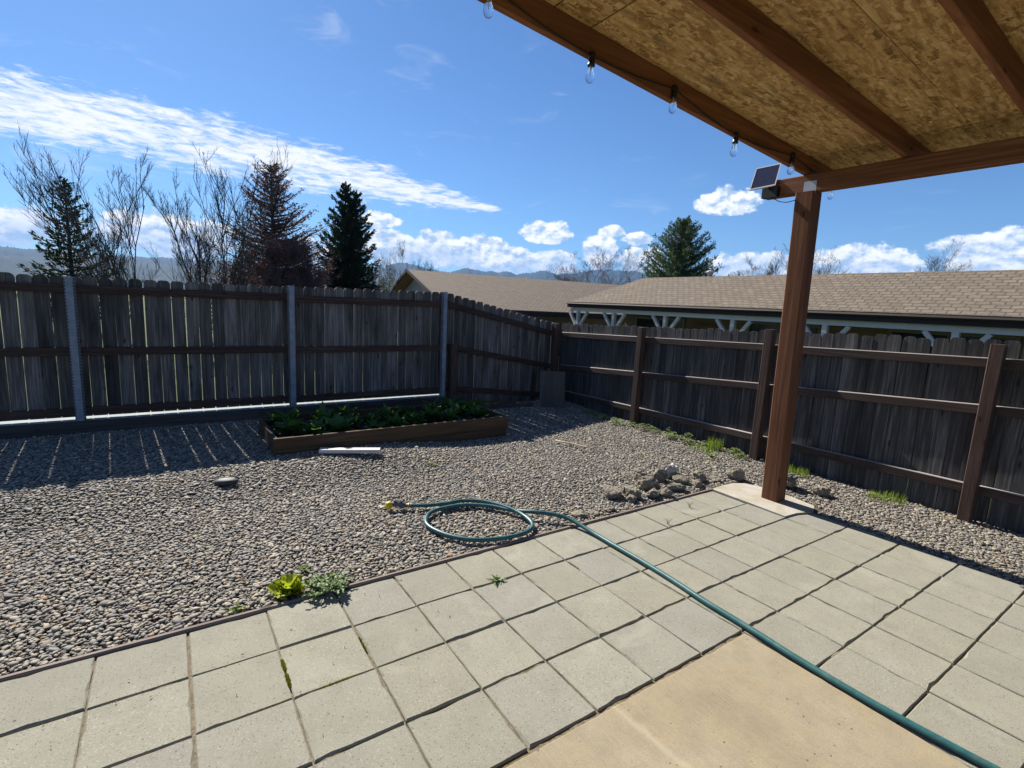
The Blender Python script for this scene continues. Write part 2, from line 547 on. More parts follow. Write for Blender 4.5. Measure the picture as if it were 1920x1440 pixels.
def leafmat(name, c1, c2, trans=.45, rough=.55, tint=(1.25, 1.25, .55), scale=18.):
    def f(t):
        geo = t.node('ShaderNodeNewGeometry')
        r = geo.outputs['Random Per Island']
        co = t.node('ShaderNodeTexCoord').outputs['Object']
        n = t.noise(co, scale, 3., .6)
        col = t.mix(t.m('ADD', t.m('MULTIPLY', r, .7), t.m('MULTIPLY', n, .4), clamp=True), c1, c2)
        p = pbsdf(t, col, rough, None, spec=.35)
        tl = t.node('ShaderNodeBsdfTranslucent')
        t.put(tl.inputs['Color'], t.vm('MULTIPLY', col, tint))
        mx = t.node('ShaderNodeMixShader')
        mx.inputs[0].default_value = trans
        t.l.new(p, mx.inputs[1])
        t.l.new(tl.outputs[0], mx.inputs[2])
        return mx.outputs[0]
    return material(name, f)


leafmat('leaf_bed', (.04, .085, .022), (.10, .19, .045))
leafmat('leaf_lettuce', (.20, .27, .025), (.40, .44, .04), .5)
leafmat('leaf_weed', (.08, .13, .03), (.26, .32, .13), .45)
leafmat('leaf_thistle', (.085, .15, .05), (.20, .27, .13), .3)
leafmat('leaf_grass', (.08, .14, .02), (.20, .28, .05), .45)
leafmat('dead_leaf', (.07, .045, .025), (.20, .14, .08), .2, .9)
leafmat('moss', (.10, .12, .012), (.24, .25, .03), .25, .95)
leafmat('needles_dark', (.012, .028, .014), (.035, .06, .028), .15, .7, (1., 1., .7))
leafmat('needles_pine', (.03, .06, .02), (.095, .145, .045), .18, .65, (1., 1., .7))
leafmat('needles_red', (.06, .042, .03), (.22, .11, .095), .15, .8, (1., .9, .8))
leafmat('bud_red', (.09, .05, .045), (.20, .115, .10), .2, .8, (1., .9, .8))
leafmat('bush_olive', (.07, .075, .035), (.15, .13, .075), .2, .8, (1., 1., .8))


def f_grassground(t):
    co = ocoord(t, False)
    a = t.noise(co, .8, 5., .6)
    b = t.noise(co, 30., 4., .7)
    col = t.ramp(a, [(.3, (.05, .07, .02)), (.55, (.09, .11, .035)), (.75, (.15, .14, .06))])
    col = t.mix(t.maprange(b, .4, .7, .4, 0.), col, (.04, .05, .015))
    return pbsdf(t, col, .95, b, .8, .03, spec=.15)


material('far_grass', f_grassground)


def f_hill(t):
    co = ocoord(t, False)
    a = t.noise(co, .006, 6., .65)
    b = t.noise(co, .05, 4., .7)
    col = t.ramp(a, [(.35, (.012, .024, .012)), (.6, (.03, .045, .02)), (.75, (.07, .075, .035))])
    col = t.mix(t.maprange(b, .4, .6, .5, 0.), col, (.008, .016, .008))
    return pbsdf(t, col, .95, b, .6, 6., spec=.1)


material('forest_hill', f_hill)


# ------------------------------------------------------------------ mesh helpers
class MB:
    def __init__(s):
        s.v, s.f, s.uv = [], [], None

    def add(s, vs, fs):
        o = len(s.v)
        s.v += [tuple(p) for p in vs]
        s.f += [tuple(i + o for i in f) for f in fs]
        return s

    def box(s, x0, x1, y0, y1, z0, z1, mtx=None):
        vs = [Vector(p) for p in ((x0, y0, z0), (x1, y0, z0), (x1, y1, z0), (x0, y1, z0), (x0, y0, z1), (x1, y0, z1), (x1, y1, z1), (x0, y1, z1))]
        if mtx is not None:
            vs = [mtx @ p for p in vs]
        return s.add(vs, [(3, 2, 1, 0), (4, 5, 6, 7), (0, 1, 5, 4), (1, 2, 6, 5), (2, 3, 7, 6), (3, 0, 4, 7)])

    def bar(s, a, b, w, h, up=(0, 0, 1), ch=0.0):
        """beam from a to b, w across, h along up, with chamfered long edges"""
        a, b = Vector(a), Vector(b)
        d = (b - a).normalized()
        side = d.cross(Vector(up)).normalized()
        upv = side.cross(d).normalized()
        w2, h2 = w / 2, h / 2
        if ch <= 0:
            prof = [(-w2, -h2), (w2, -h2), (w2, h2), (-w2, h2)]
        else:
            prof = [(-w2 + ch, -h2), (w2 - ch, -h2), (w2, -h2 + ch), (w2, h2 - ch), (w2 - ch, h2), (-w2 + ch, h2), (-w2, h2 - ch), (-w2, -h2 + ch)]
        n = len(prof)
        vs = [a + side * x + upv * y for x, y in prof] + [b + side * x + upv * y for x, y in prof]
        fs = [tuple(range(n))[::-1], tuple(range(n, 2 * n))] + [(i, (i + 1) % n, n + (i + 1) % n, n + i) for i in range(n)]
        return s.add(vs, fs)

    def tube(s, pts, rad, n=8, cap=True):
        pts = [Vector(p) for p in pts]
        k = len(pts)
        rs = rad if isinstance(rad, (list, tuple)) else [rad] * k
        up = Vector((0, 0, 1))
        d0 = (pts[1] - pts[0]).normalized()
        x = d0.cross(up)
        if x.length < 1e-3:
            x = d0.cross(Vector((1, 0, 0)))
        x.normalize()
        vs, fs = [], []
        for i, p in enumerate(pts):
            d = (pts[min(i + 1, k - 1)] - pts[max(i - 1, 0)]).normalized()
            x = (x - d * x.dot(d))
            if x.length < 1e-6:
                x = d.orthogonal()
            x.normalize()
            y = d.cross(x)
            for j in range(n):
                a = 2 * math.pi * j / n
                vs.append(p + (x * math.cos(a) + y * math.sin(a)) * rs[i])
        for i in range(k - 1):
            for j in range(n):
                a, b = i * n + j, i * n + (j + 1) % n
                fs.append((a, b, b + n, a + n))
        if cap:
            fs.append(tuple(range(n))[::-1])
            fs.append(tuple(range((k - 1) * n, k * n)))
        return s.add(vs, fs)

    def lathe(s, c, prof, n=12, axis=(0, 0, 1)):
        """profile of (radius, height) spun about axis through c"""
        c, ax = Vector(c), Vector(axis).normalized()
        x = ax.orthogonal().normalized()
        y = ax.cross(x)
        vs, fs = [], []
        for r, h in prof:
            for j in range(n):
                a = 2 * math.pi * j / n
                vs.append(c + ax * h + (x * math.cos(a) + y * math.sin(a)) * r)
        for i in range(len(prof) - 1):
            for j in range(n):
                a, b = i * n + j, i * n + (j + 1) % n
                fs.append((a, b, b + n, a + n))
        fs.append(tuple(range(n))[::-1])
        fs.append(tuple(range((len(prof) - 1) * n, len(prof) * n)))
        return s.add(vs, fs)

    def mesh(s, name, mat, smooth=False):
        me = bpy.data.meshes.new(name)
        me.from_pydata([tuple(p) for p in s.v], [], s.f)
        if mat:
            me.materials.append(MATS[mat])
        if smooth:
            me.polygons.foreach_set('use_smooth', [True] * len(me.polygons))
        me.update()
        return me

    def build(s, name, mat, parent=None, smooth=False, loc=None):
        return put(name, s.mesh(name, mat, smooth), parent, loc)


def put(name, me, parent=None, loc=None, rot=None, scl=None):
    o = bpy.data.objects.new(name, me)
    COL.objects.link(o)
    if parent is not None:
        o.parent = parent
    if loc is not None:
        o.location = loc
    if rot is not None:
        o.rotation_euler = rot
    if scl is not None:
        o.scale = scl
    return o


def empty(name, loc=(0, 0, 0), rz=0.):
    o = put(name, None, None, loc)
    o.empty_display_size = .2
    o.rotation_euler.z = rz
    return o


def tag(o, label, cat, group=None):
    o['label'] = label
    o['category'] = cat
    if group:
        o['group'] = group
    return o


def struct(o, kind='structure'):
    o['kind'] = kind
    return o


def raw_mesh(name, V, Fq, mat, smooth=False):
    """fast mesh from numpy arrays; Fq is an (n,3) or (n,4) index array"""
    me = bpy.data.meshes.new(name)
    V = np.asarray(V, np.float32)
    Fq = np.asarray(Fq, np.int32)
    k = Fq.shape[1]
    me.vertices.add(len(V))
    me.vertices.foreach_set('co', V.ravel())
    me.loops.add(Fq.size)
    me.loops.foreach_set('vertex_index', Fq.ravel())
    me.polygons.add(len(Fq))
    me.polygons.foreach_set('loop_start', np.arange(0, Fq.size, k, dtype=np.int32))
    if smooth:
        me.polygons.foreach_set('use_smooth', np.ones(len(Fq), bool))
    me.update(calc_edges=True)
    me.validate()
    me.materials.append(MATS[mat])
    return me


def sstep(a, b, x):
    t = np.clip((np.asarray(x, float) - a) / (b - a), 0, 1)
    return t * t * (3 - 2 * t)


def gz(x, y):
    """height of the gravel surface"""
    h = .085 * sstep(4.2, 5.05, y) * (1 - sstep(1.7, 3.0, x))
    h = h + .03 * sstep(5.2, 6.6, y) * sstep(3.4, 4.6, x)
    h = h + .010 * np.sin(2.3 * np.asarray(x) + 1.1) * np.sin(1.9 * np.asarray(y)) * sstep(2.75, 3.3, y)
    return h - .004


# ------------------------------------------------------------------ ground
def ground_h(x, y):
    h = -.06 + 0 * x
    h = h + .22 * sstep(6.98, 7.05, y)                      # the land behind the far fence is retained a little higher
    h = h - .75 * sstep(9.0, 16.0, y) * (1 - sstep(5.4, 6.4, x))
    h = h - (.70 + .16 * sstep(6.98, 7.05, y)) * sstep(5.9, 8.5, x)
    return h


gxs = np.unique(np.concatenate([np.linspace(-60, 60, 61), np.linspace(-3, 9, 49), [-7000, -3000, -1000, -300, -120, 120, 300, 1000, 3000, 7000]]))
gys = np.unique(np.concatenate([np.linspace(-40, 60, 51), np.linspace(6.5, 7.5, 21), np.linspace(2, 16, 29), [-7000, -3000, -1000, -300, -120, 120, 300, 1000, 3000, 7000]]))
GX, GY = np.meshgrid(gxs, gys, indexing='ij')
GZ = ground_h(GX, GY)
nx, ny = GX.shape
idx = np.arange(nx * ny).reshape(nx, ny)
q = np.stack([idx[:-1, :-1], idx[1:, :-1], idx[1:, 1:], idx[:-1, 1:]], -1).reshape(-1, 4)
struct(put('ground', raw_mesh('ground', np.stack([GX, GY, GZ], -1).reshape(-1, 3), q, 'far_grass')))

# paving: sand bed with every paver on it
S = .345
X0, Y0 = .349, 2.6795                                          # a joint crossing on the edging line
bxs, bys = np.linspace(X0 - 6 * S, X0 + 13 * S, 330), np.linspace(Y0 - 12 * S, Y0 + .006, 210)
BX, BY = np.meshgrid(bxs, bys, indexing='ij')
BZ = np.array([mnoise.fractal(Vector((a * 7., b * 7., 2.)), 1.0, 2.0, 4) for a, b in zip(BX.ravel(), BY.ravel())]).reshape(BX.shape)
BZ = -.0105 + .0075 * BZ + rng.uniform(-.001, .001, BX.shape)
BZ[(BX > 4.13) & (BY > 1.9)] = -.02
idx = np.arange(BX.size).reshape(BX.shape)
q = np.stack([idx[:-1, :-1], idx[1:, :-1], idx[1:, 1:], idx[:-1, 1:]], -1).reshape(-1, 4)
paving = struct(put('patio_paving', raw_mesh('patio_paving', np.stack([BX, BY, np.minimum(BZ, -.0035)], -1).reshape(-1, 3), q, 'joint_sand', True)))


def paver_mesh(k):
    r = random.Random(100 + k)
    h = .1683
    m = 6
    ring = []
    for sx, sy, ex, ey in ((-h, -h, h, -h), (h, -h, h, h), (h, h, -h, h), (-h, h, -h, -h)):
        for i in range(m):
            t_ = i / m
            j = .0011
            ring.append((sx + (ex - sx) * t_ + r.uniform(-j, j), sy + (ey - sy) * t_ + r.uniform(-j, j)))
    n = len(ring)
    ch = .004
    top = [(x * (1 - ch / h), y * (1 - ch / h), 0.) for x, y in ring]
    ck = [r.uniform(.7, 1.2) if r.random() > .10 else r.uniform(2.0, 3.2) for _ in ring]        # a few chipped spots
    top = [(x * (1 - ch * c_ / h), y * (1 - ch * c_ / h), 0.) for (x, y), c_ in zip(ring, ck)]
    mid = [(x, y, -ch * c_) for (x, y), c_ in zip(ring, ck)]
    low = [(x, y, -.045) for x, y in ring]
    b = MB()
    b.add(top + mid + low, [tuple(range(n))] + [(i, n + i, n + (i + 1) % n, (i + 1) % n) for i in range(n)] + [(n + i, 2 * n + i, 2 * n + (i + 1) % n, n + (i + 1) % n) for i in range(n)])
    return b.mesh('paver', 'paver_concrete')


pavers = [paver_mesh(k) for k in range(12)]
for i in range(-6, 13):
    for j in range(12):
        cx, cy = X0 + (i + .5) * S, Y0 - (j + .5) * S
        if j >= 4 and i < 6:
            continue                                            # the tan slab lies here
        if i >= 11 and j < 2:
            continue                                            # footing pad of the roof post
        if i >= 12 or cy < -1.4:
            continue
        put('paver', random.choice(pavers), paving, (cx + random.uniform(-.002, .002), cy + random.uniform(-.002, .002), random.uniform(-.0025, .0025)),
            (random.uniform(-.004, .004), random.uniform(-.004, .004), random.choice((0, 1, 2, 3)) * math.pi / 2 + random.uniform(-.005, .005)))

sx1, sy1 = X0 + 6 * S - .012, Y0 - 4 * S - .022
so_l = [(-1.8, -1.5), (sx1, -1.5)]
so_l += [(sx1 + random.uniform(-.002, .002), y_) for y_ in np.arange(-1.4, sy1 - .02, .05)]
so_l += [(x_, sy1 + random.uniform(-.0025, .002) - (.006 if random.random() < .06 else 0)) for x_ in np.arange(sx1 - .004, -1.78, -.04)]
so_l += [(-1.8, sy1)]
ns = len(so_l)
sl = MB().add([(x_, y_, .003) for x_, y_ in so_l] + [(x_, y_, -.08) for x_, y_ in so_l], [tuple(range(ns)), tuple(range(ns, 2 * ns))[::-1]] + [((i + 1) % ns, i, ns + i, ns + (i + 1) % ns) for i in range(ns)])
slab = struct(sl.build('concrete_slab', 'slab_concrete'))
bv = slab.modifiers.new('bevel', 'BEVEL')
bv.width = .004
bv.segments = 2
pad = MB()
outline = [(4.150, 2.676), (4.150, 2.30), (4.146, 1.995), (4.30, 1.985), (4.47, 1.93), (4.62, 1.99), (4.66, 2.2), (4.655, 2.5), (4.60, 2.63), (4.50, 2.69), (4.36, 2.70), (4.22, 2.695)]
no = len(outline)
pad.add([(x, y, .014) for x, y in outline] + [(x + .004 * math.cos(i), y, -.06) for i, (x, y) in enumerate(outline)],
        [tuple(range(no))[::-1]] + [(i, (i + 1) % no, no + (i + 1) % no, no + i) for i in range(no)])
padm = pad.mesh('footing_pad', 'pad_concrete')
bmx = bmesh.new()
bmx.from_mesh(padm)
bmesh.ops.recalc_face_normals(bmx, faces=bmx.faces)
bmx.to_mesh(padm)
struct(put('footing_pad', padm))

# gravel: a dirt sheet and the pebbles lying on it
gx, gy = np.linspace(-3.2, 5.66, 120), np.linspace(2.705, 7.0, 60)
PX, PY = np.meshgrid(gx, gy, indexing='ij')
PZ = gz(PX, PY) - .012
idx = np.arange(PX.size).reshape(PX.shape)
q = np.stack([idx[:-1, :-1], idx[1:, :-1], idx[1:, 1:], idx[:-1, 1:]], -1).reshape(-1, 4)
struct(put('gravel_bed', raw_mesh('gravel_bed', np.stack([PX, PY, PZ], -1).reshape(-1, 3), q, 'gravel_dirt', True)))
side = MB()
side.add([(4.49, -1.5, -.016), (5.66, -1.5, -.016), (5.66, 2.705, -.016), (4.49, 2.705, -.016)], [(0, 1, 2, 3)])
struct(side.build('gravel_side_bed', 'gravel_dirt'))

peb_col = bpy.data.collections.new('pebble_shapes')
for k in range(9):
    bm = bmesh.new()
    bmesh.ops.create_icosphere(bm, subdivisions=2, radius=1.0)
    r = random.Random(k)
    off = Vector((r.uniform(0, 50), r.uniform(0, 50), r.uniform(0, 50)))
    sx, sy, sz = r.uniform(.95, 1.35), r.uniform(.6, .9), r.uniform(.30, .48)
    cuts = [(Vector((r.gauss(0, 1), r.gauss(0, 1), r.gauss(0, .6))).normalized(), r.uniform(.72, .92)) for _ in range(4)]
    for v in bm.verts:
        p = v.co.copy()
        for nrm, d in cuts:
            e = p.dot(nrm) - d
            if e > 0:
                p -= nrm * e * .85
        p *= 1 + .16 * mnoise.noise(p * 1.3 + off)
        v.co = Vector((p.x * sx, p.y * sy, p.z * sz))
    me = bpy.data.meshes.new('pebble')
    bm.to_mesh(me)
    bm.free()
    me.polygons.foreach_set('use_smooth', [True] * len(me.polygons))
    me.materials.append(MATS['pebble'])
    peb_col.objects.link(bpy.data.objects.new('pebble_shape', me))


def pebble_points(x0, x1, y0, y1, sp, keep):
    xs, ys = np.meshgrid(np.arange(x0, x1, sp), np.arange(y0, y1, sp * .9), indexing='ij')
    xs = xs + (np.arange(xs.shape[1]) % 2)[None, :] * sp * .5
    xs = (xs + rng.uniform(-.42, .42, xs.shape) * sp).ravel()
    ys = (ys + rng.uniform(-.42, .42, ys.shape) * sp).ravel()
    k = keep(xs, ys)
    return xs[k], ys[k]


def outside_bed(x, y):
    return ~((x > .80) & (x < 3.45) & (y > 5.17) & (y < 6.15)) & ~((y > 6.78)) & (y > 2.722)


pts = []
for sp, s0, s1, dz_ in ((.0215, .0075, .0135, .0), (.0265, .008, .0175, .005), (.06, .013, .022, .006), (.20, .020, .030, .006)):
    x, y = pebble_points(-1.7, 5.62, 2.72, 6.8, sp, outside_bed)
    pts.append(np.stack([x, y, gz(x, y) + dz_ + rng.uniform(-.005, .004, len(x)), s0 + (s1 - s0) * rng.random(len(x)) ** 1.5], 1))
    x, y = pebble_points(4.50, 5.62, .2, 2.72, sp, lambda a, b: ~((a < 4.68) & (b > 1.9)))
    pts.append(np.stack([x, y, -.006 + dz_ + rng.uniform(-.005, .004, len(x)), s0 + (s1 - s0) * rng.random(len(x)) ** 1.5], 1))
pts = np.concatenate(pts)
gm = bpy.data.meshes.new('gravel')
gm.vertices.add(len(pts))
gm.vertices.foreach_set('co', pts[:, :3].astype(np.float32).ravel())
at = gm.attributes.new('psize', 'FLOAT', 'POINT')
at.data.foreach_set('value', pts[:, 3].astype(np.float32))
gravel = struct(put('gravel', gm), 'stuff')
gravel['label'] = 'bed of rounded grey and tan river pebbles between the patio and the fences'
gravel['category'] = 'gravel'
ng = bpy.data.node_groups.new('gravel_nodes', 'GeometryNodeTree')
ng.interface.new_socket('Geometry', in_out='INPUT', socket_type='NodeSocketGeometry')
ng.interface.new_socket('Geometry', in_out='OUTPUT', socket_type='NodeSocketGeometry')
N = ng.nodes
gi, go = N.new('NodeGroupInput'), N.new('NodeGroupOutput')
m2p = N.new('GeometryNodeMeshToPoints')
ci = N.new('GeometryNodeCollectionInfo')
ci.inputs['Collection'].default_value = peb_col
ci.inputs['Separate Children'].default_value = True
ci.inputs['Reset Children'].default_value = True
iop = N.new('GeometryNodeInstanceOnPoints')
iop.inputs['Pick Instance'].default_value = True
rv = N.new('FunctionNodeRandomValue')
rv.data_type = 'FLOAT_VECTOR'
rv.inputs[0].default_value = (-.26, -.26, 0.)
rv.inputs[1].default_value = (.26, .26, 6.283)
na = N.new('GeometryNodeInputNamedAttribute')
na.data_type = 'FLOAT'
na.inputs['Name'].default_value = 'psize'
L = ng.links
L.new(gi.outputs[0], m2p.inputs['Mesh'])
L.new(m2p.outputs[0], iop.inputs['Points'])
L.new(ci.outputs[0], iop.inputs['Instance'])
L.new(rv.outputs[0], iop.inputs['Rotation'])
L.new(na.outputs['Attribute'], iop.inputs['Scale'])
L.new(iop.outputs[0], go.inputs[0])
md = gravel.modifiers.new('pebbles', 'NODES')
md.node_group = ng

# hills
prof = [(-60, .045), (-30, .05), (-5, .048), (5, .052), (11.3, .0442), (15.4, .0424), (18.35, .0447), (18.8, .05), (20.3, .0663), (21.6, .0707), (22.7, .0689), (24.6, .0621), (26.8, .0582), (28.4, .0677), (30., .0652),
        (31.7, .0627), (33., .0649), (34.2, .0613), (35.5, .0649), (37.15, .0707), (38.2, .0659), (39.8, .0656), (41.8, .0724), (44., .0778), (46.6, .0753), (53., .0726), (60, .066), (70, .06), (85, .07), (110, .055), (140, .05)]
pa = np.array([p[0] for p in prof])
ph = np.array([p[1] for p in prof]) - .0035
for dist, mul, seed, name in ((4600., 1.0, 3., 'hills'), (3300., .74, 11., 'foothills')):
    az = np.arange(-60, 140, .06)
    rr = np.concatenate([np.linspace(.70, 1.0, 14), np.linspace(1.02, 1.25, 6)])
    base = np.interp(az, pa, ph) if mul == 1.0 else np.interp(az + 5.3, pa, ph)
    rid = np.array([mnoise.fractal(Vector((a * 1.1 + seed, seed, 0.)), 1.0, 2.0, 4) for a in az])
    saw = np.array([mnoise.noise(Vector((a * 14., seed * 3, 0.))) for a in az])
    saw2 = rng.random(len(az))
    Z = []
    for r_ in rr:
        k = sstep(.70, 1.0, r_) if r_ <= 1 else 1 - .5 * sstep(1.0, 1.25, r_)
        n_ = np.array([mnoise.fractal(Vector((a * .8 + seed, r_ * 9., seed)), 1.0, 2.0, 4) for a in az])
        z = dist * mul * (base + .0022 * rid) * k + dist * .006 * n_ * math.sin(math.pi * min(1., max(0., (r_ - .7) / .3)))
        if .93 < r_ <= 1.0:
            z = z + (saw * 3.5 + saw2 * 11.0) * (r_ - .93) / .07
        Z.append(z)
    Z = np.array(Z).T
    AA, RR = np.meshgrid(np.radians(az), rr * dist, indexing='ij')
    V = np.stack([RR * np.sin(AA), RR * np.cos(AA), Z + 1.6 * (Z > 5) - 2.], -1).reshape(-1, 3)
    idx = np.arange(AA.size).reshape(AA.shape)
    q = np.stack([idx[:-1, :-1], idx[1:, :-1], idx[1:, 1:], idx[:-1, 1:]], -1).reshape(-1, 4)[:, ::-1]
    struct(put(name, raw_mesh(name, V, q, 'forest_hill', True)))

# ------------------------------------------------------------------ garden edging between paving and gravel
edge = empty('garden_edging', (0, 2.70, 0))
for a, b in ((-2.2, .60), (.604, 2.83), (2.834, 4.40)):
    o = MB().bar((a, .0, -.028), (b, random.uniform(-.004, .004), -.028), .024, .076, ch=.004).build('edging_board', 'edging_wood', edge)
tag(edge, 'thin brown wooden edging board between the pavers and the gravel', 'edging')

# ------------------------------------------------------------------ far fence with steel posts
def picket_mesh(wd, ht, k, mat='picket_wood'):
    r = random.Random(500 + k)
    e = .034 + r.uniform(-.004, .004)
    w2 = wd / 2
    p = [(-w2, 0), (w2, 0), (w2, ht - e), (w2 - e * .30, ht - e * .32), (w2 - e * .85, ht - .001), (-w2 + e * .85, ht), (-w2 + e * .30, ht - e * .30), (-w2, ht - e)]
    t_ = .018
    n = len(p)
    b = MB()
    b.add([(x, 0, z) for x, z in p] + [(x, t_, z) for x, z in p],
          [tuple(range(n)), tuple(range(n, 2 * n))[::-1]] + [((i + 1) % n, i, n + i, n + (i + 1) % n) for i in range(n)])
    return b.mesh('picket', mat)


far = empty('far_fence', (2.0, 6.94, 0))
far_off = Vector((-2.0, -6.94, 0))


def fz(x, flat, slope_end):
    """a height that is level up to the second steel post and then falls to the corner"""
    return flat + (0 if x < 3.44 else (slope_end - flat) * (x - 3.44) / (5.56 - 3.44))


HT = 1.46
pm = [picket_mesh(.1245, HT, k) for k in range(5)]
x = -1.75
while x < 5.58:
    z0 = .226 if x < 3.44 else fz(x, .11, -.02)
    z1 = 1.705 + .018 * max(0., min(x, 3.4)) if x < 3.44 else fz(x, 1.755, 1.345)
    z1 += random.uniform(-.008, .008)
    gap = random.choice((.001, .002, .003, .0045, .006)) if x < 3.4 else random.choice((.001, .002, .004))
    put('picket', random.choice(pm), far, Vector((x + .0625, 6.962 + random.uniform(-.002, .003), z0)) + far_off,
        (0, random.uniform(-.004, .004), random.uniform(-.012, .012)), (random.uniform(.97, 1.0), 1, (z1 - z0) / HT))
    x += .1245 + gap
for zc, ze in ((1.575, 1.175), (.925, .60), (.285, .085)):
    for a, b in ((-1.75, 1.27), (1.29, 3.40)):
        MB().bar(Vector((a, 6.942, zc)) + far_off, Vector((b, 6.942, zc + .012)) + far_off, .038, .085, ch=.004).build('rail', 'rail_wood_x', far)
    MB().bar(Vector((3.46, 6.942, zc + (.03 if zc < 1.5 else .02))) + far_off, Vector((5.50, 6.942, ze)) + far_off, .038, .085, ch=.004).build('rail', 'rail_wood_x', far)


def steel_post(x, ztop):
    # folded channel: web, two flanges and turned lips with punched holes along the flange
    b = MB()
    b.box(x - .030, x + .030, 6.868, 6.872, .02, ztop)
    b.box(x - .030, x - .027, 6.8725, 6.918, .02, ztop)
    b.box(x + .027, x + .030, 6.8725, 6.918, .02, ztop)
    b.box(x - .045, x - .0305, 6.914, 6.918, .02, ztop)
    b.box(x + .0305, x + .045, 6.914, 6.918, .02, ztop)
    b.v = [(p[0] - 2.0, p[1] - 6.94, p[2]) for p in b.v]
    po = b.build('steel_post', 'galvanized', far)
    h = MB()
    z = .1
    while z < ztop - .03:
        h.box(x - .043 - 2.0, x - .035 - 2.0, 6.9125 - 6.94, 6.9138 - 6.94, z, z + .02)
        h.box(x + .035 - 2.0, x + .043 - 2.0, 6.9125 - 6.94, 6.9138 - 6.94, z, z + .02)
        z += .034
    struct(h.build('punched_holes', 'black_plastic', po), 'stuff')


steel_post(-.83, 1.70)
steel_post(1.285, 1.735)
steel_post(3.415, 1.77)
MB().box(3.52 - 2, 3.61 - 2, 6.83 - 6.94, 6.918 - 6.94, -.05, .995).build('wood_post', 'fence_post_wood', far)
MB().box(5.485 - 2, 5.575 - 2, 6.80 - 6.94, 6.918 - 6.94, -.05, 1.345).build('wood_post', 'fence_post_wood', far)
tag(far, 'tall weathered grey picket fence with galvanized steel posts behind the raised bed', 'fence')

# ------------------------------------------------------------------ side fence, rails on the near side
sf = empty('side_fence', (5.61, 4.0, 0))
so = Vector((-5.61, -4.0, 0))
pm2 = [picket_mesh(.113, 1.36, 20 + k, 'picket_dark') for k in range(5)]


def lerp(a, b, y):
    """value running from the corner (y 6.85) to the near post (y 3.1) and on"""
    return a + (b - a) * (6.85 - y) / 3.75


y = 6.86
while y > -.9:
    ztop = lerp(1.35, 1.475, y) + random.uniform(-.012, .012)
    g = random.choice((.001, .002, .003, .004))
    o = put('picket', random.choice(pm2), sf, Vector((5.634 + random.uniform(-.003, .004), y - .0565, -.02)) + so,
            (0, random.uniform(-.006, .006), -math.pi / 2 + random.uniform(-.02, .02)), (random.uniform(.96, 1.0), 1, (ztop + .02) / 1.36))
    y -= .113 + g
ends = [6.78, 4.98, 3.10, 1.22, -.66]
for zc, ze in ((1.165, 1.285), (.60, .835), (.165, .235)):
    for a, b in zip(ends[:-1], ends[1:]):
        za, zb_ = lerp(zc, ze, a), lerp(zc, ze, b)
        MB().bar(Vector((5.611, a - .005, za)) + so, Vector((5.611, b + .005, zb_ + random.uniform(-.006, .006))) + so, .038, .082, ch=.006).build('rail', 'rail_wood_y', sf)
for yp, zt in ((4.95, 1.40), (3.09, 1.495), (1.20, 1.50), (-.68, 1.5)):
    MB().bar(Vector((5.543, yp + .006, -.06)) + so, Vector((5.543, yp, zt)) + so, .09, .09, up=(1, 0, 0), ch=.005).build('wood_post', 'fence_post_wood', sf)
tag(sf, 'lower weathered picket fence with three reddish rails facing the yard', 'fence')

# ------------------------------------------------------------------ kerb and retaining board along the foot of the far fence
kb = MB()
kb.bar((-1.9, 7.11, .165), (3.42, 7.11, .175), .44, .07, ch=.01)
tag(kb.build('concrete_kerb', 'kerb_pale'), 'pale concrete kerb showing as a bright strip under the far fence', 'kerb')
rb = empty('retaining_board', (0, 6.86, 0))
for a, b in ((-1.9, .9), (.905, 3.42)):
    MB().bar((a, 0, .095), (b, 0, .10), .045, .20, ch=.004).build('board', 'dark_timber', rb)
tag(rb, 'dark low retaining board behind the raised bed along the far fence', 'board')

# ------------------------------------------------------------------ raised bed
bed = empty('raised_bed', (2.12, 5.66, 0))
bo = Vector((-2.12, -5.66, 0))


def bedbar(a, b, w_, h_, m_, name='board'):
    return MB().bar(Vector(a) + bo, Vector(b) + bo, w_, h_, ch=.004).build(name, m_, bed)


bedbar((.78, 5.17, .175), (3.47, 5.17, .175), .038, .15, 'bed_wood')
bedbar((.79, 5.172, .045), (3.45, 5.172, .045), .038, .105, 'bed_wood')
bedbar((.785, 6.16, .15), (3.465, 6.16, .15), .038, .20, 'bed_wood')
bedbar((.80, 5.191, .14), (.80, 6.14, .14), .038, .215, 'bed_wood_y')
bedbar((3.45, 5.191, .14), (3.45, 6.14, .14), .038, .215, 'bed_wood_y')
for cx, cy in ((.865, 5.236), (3.385, 5.236), (.865, 6.095), (3.385, 6.095)):
    MB().bar(Vector((cx, cy, .0)) + bo, Vector((cx, cy, .235)) + bo, .088, .088, up=(1, 0, 0), ch=.004).build('corner_post', 'bed_wood', bed)
sxs, sys_ = np.linspace(.82, 3.43, 60), np.linspace(5.195, 6.138, 24)
SX, SY = np.meshgrid(sxs, sys_, indexing='ij')
SZ = .175 + .012 * np.sin(7 * SX) * np.cos(9 * SY) + rng.uniform(-.006, .006, SX.shape)
idx = np.arange(SX.size).reshape(SX.shape)
q = np.stack([idx[:-1, :-1], idx[1:, :-1], idx[1:, 1:], idx[:-1, 1:]], -1).reshape(-1, 4)
put('soil', raw_mesh('soil', np.stack([SX - 2.12, SY - 5.66, SZ], -1).reshape(-1, 3), q, 'soil', True), bed)
tag(bed, 'long brown board raised garden bed in front of the far fence', 'raised bed')


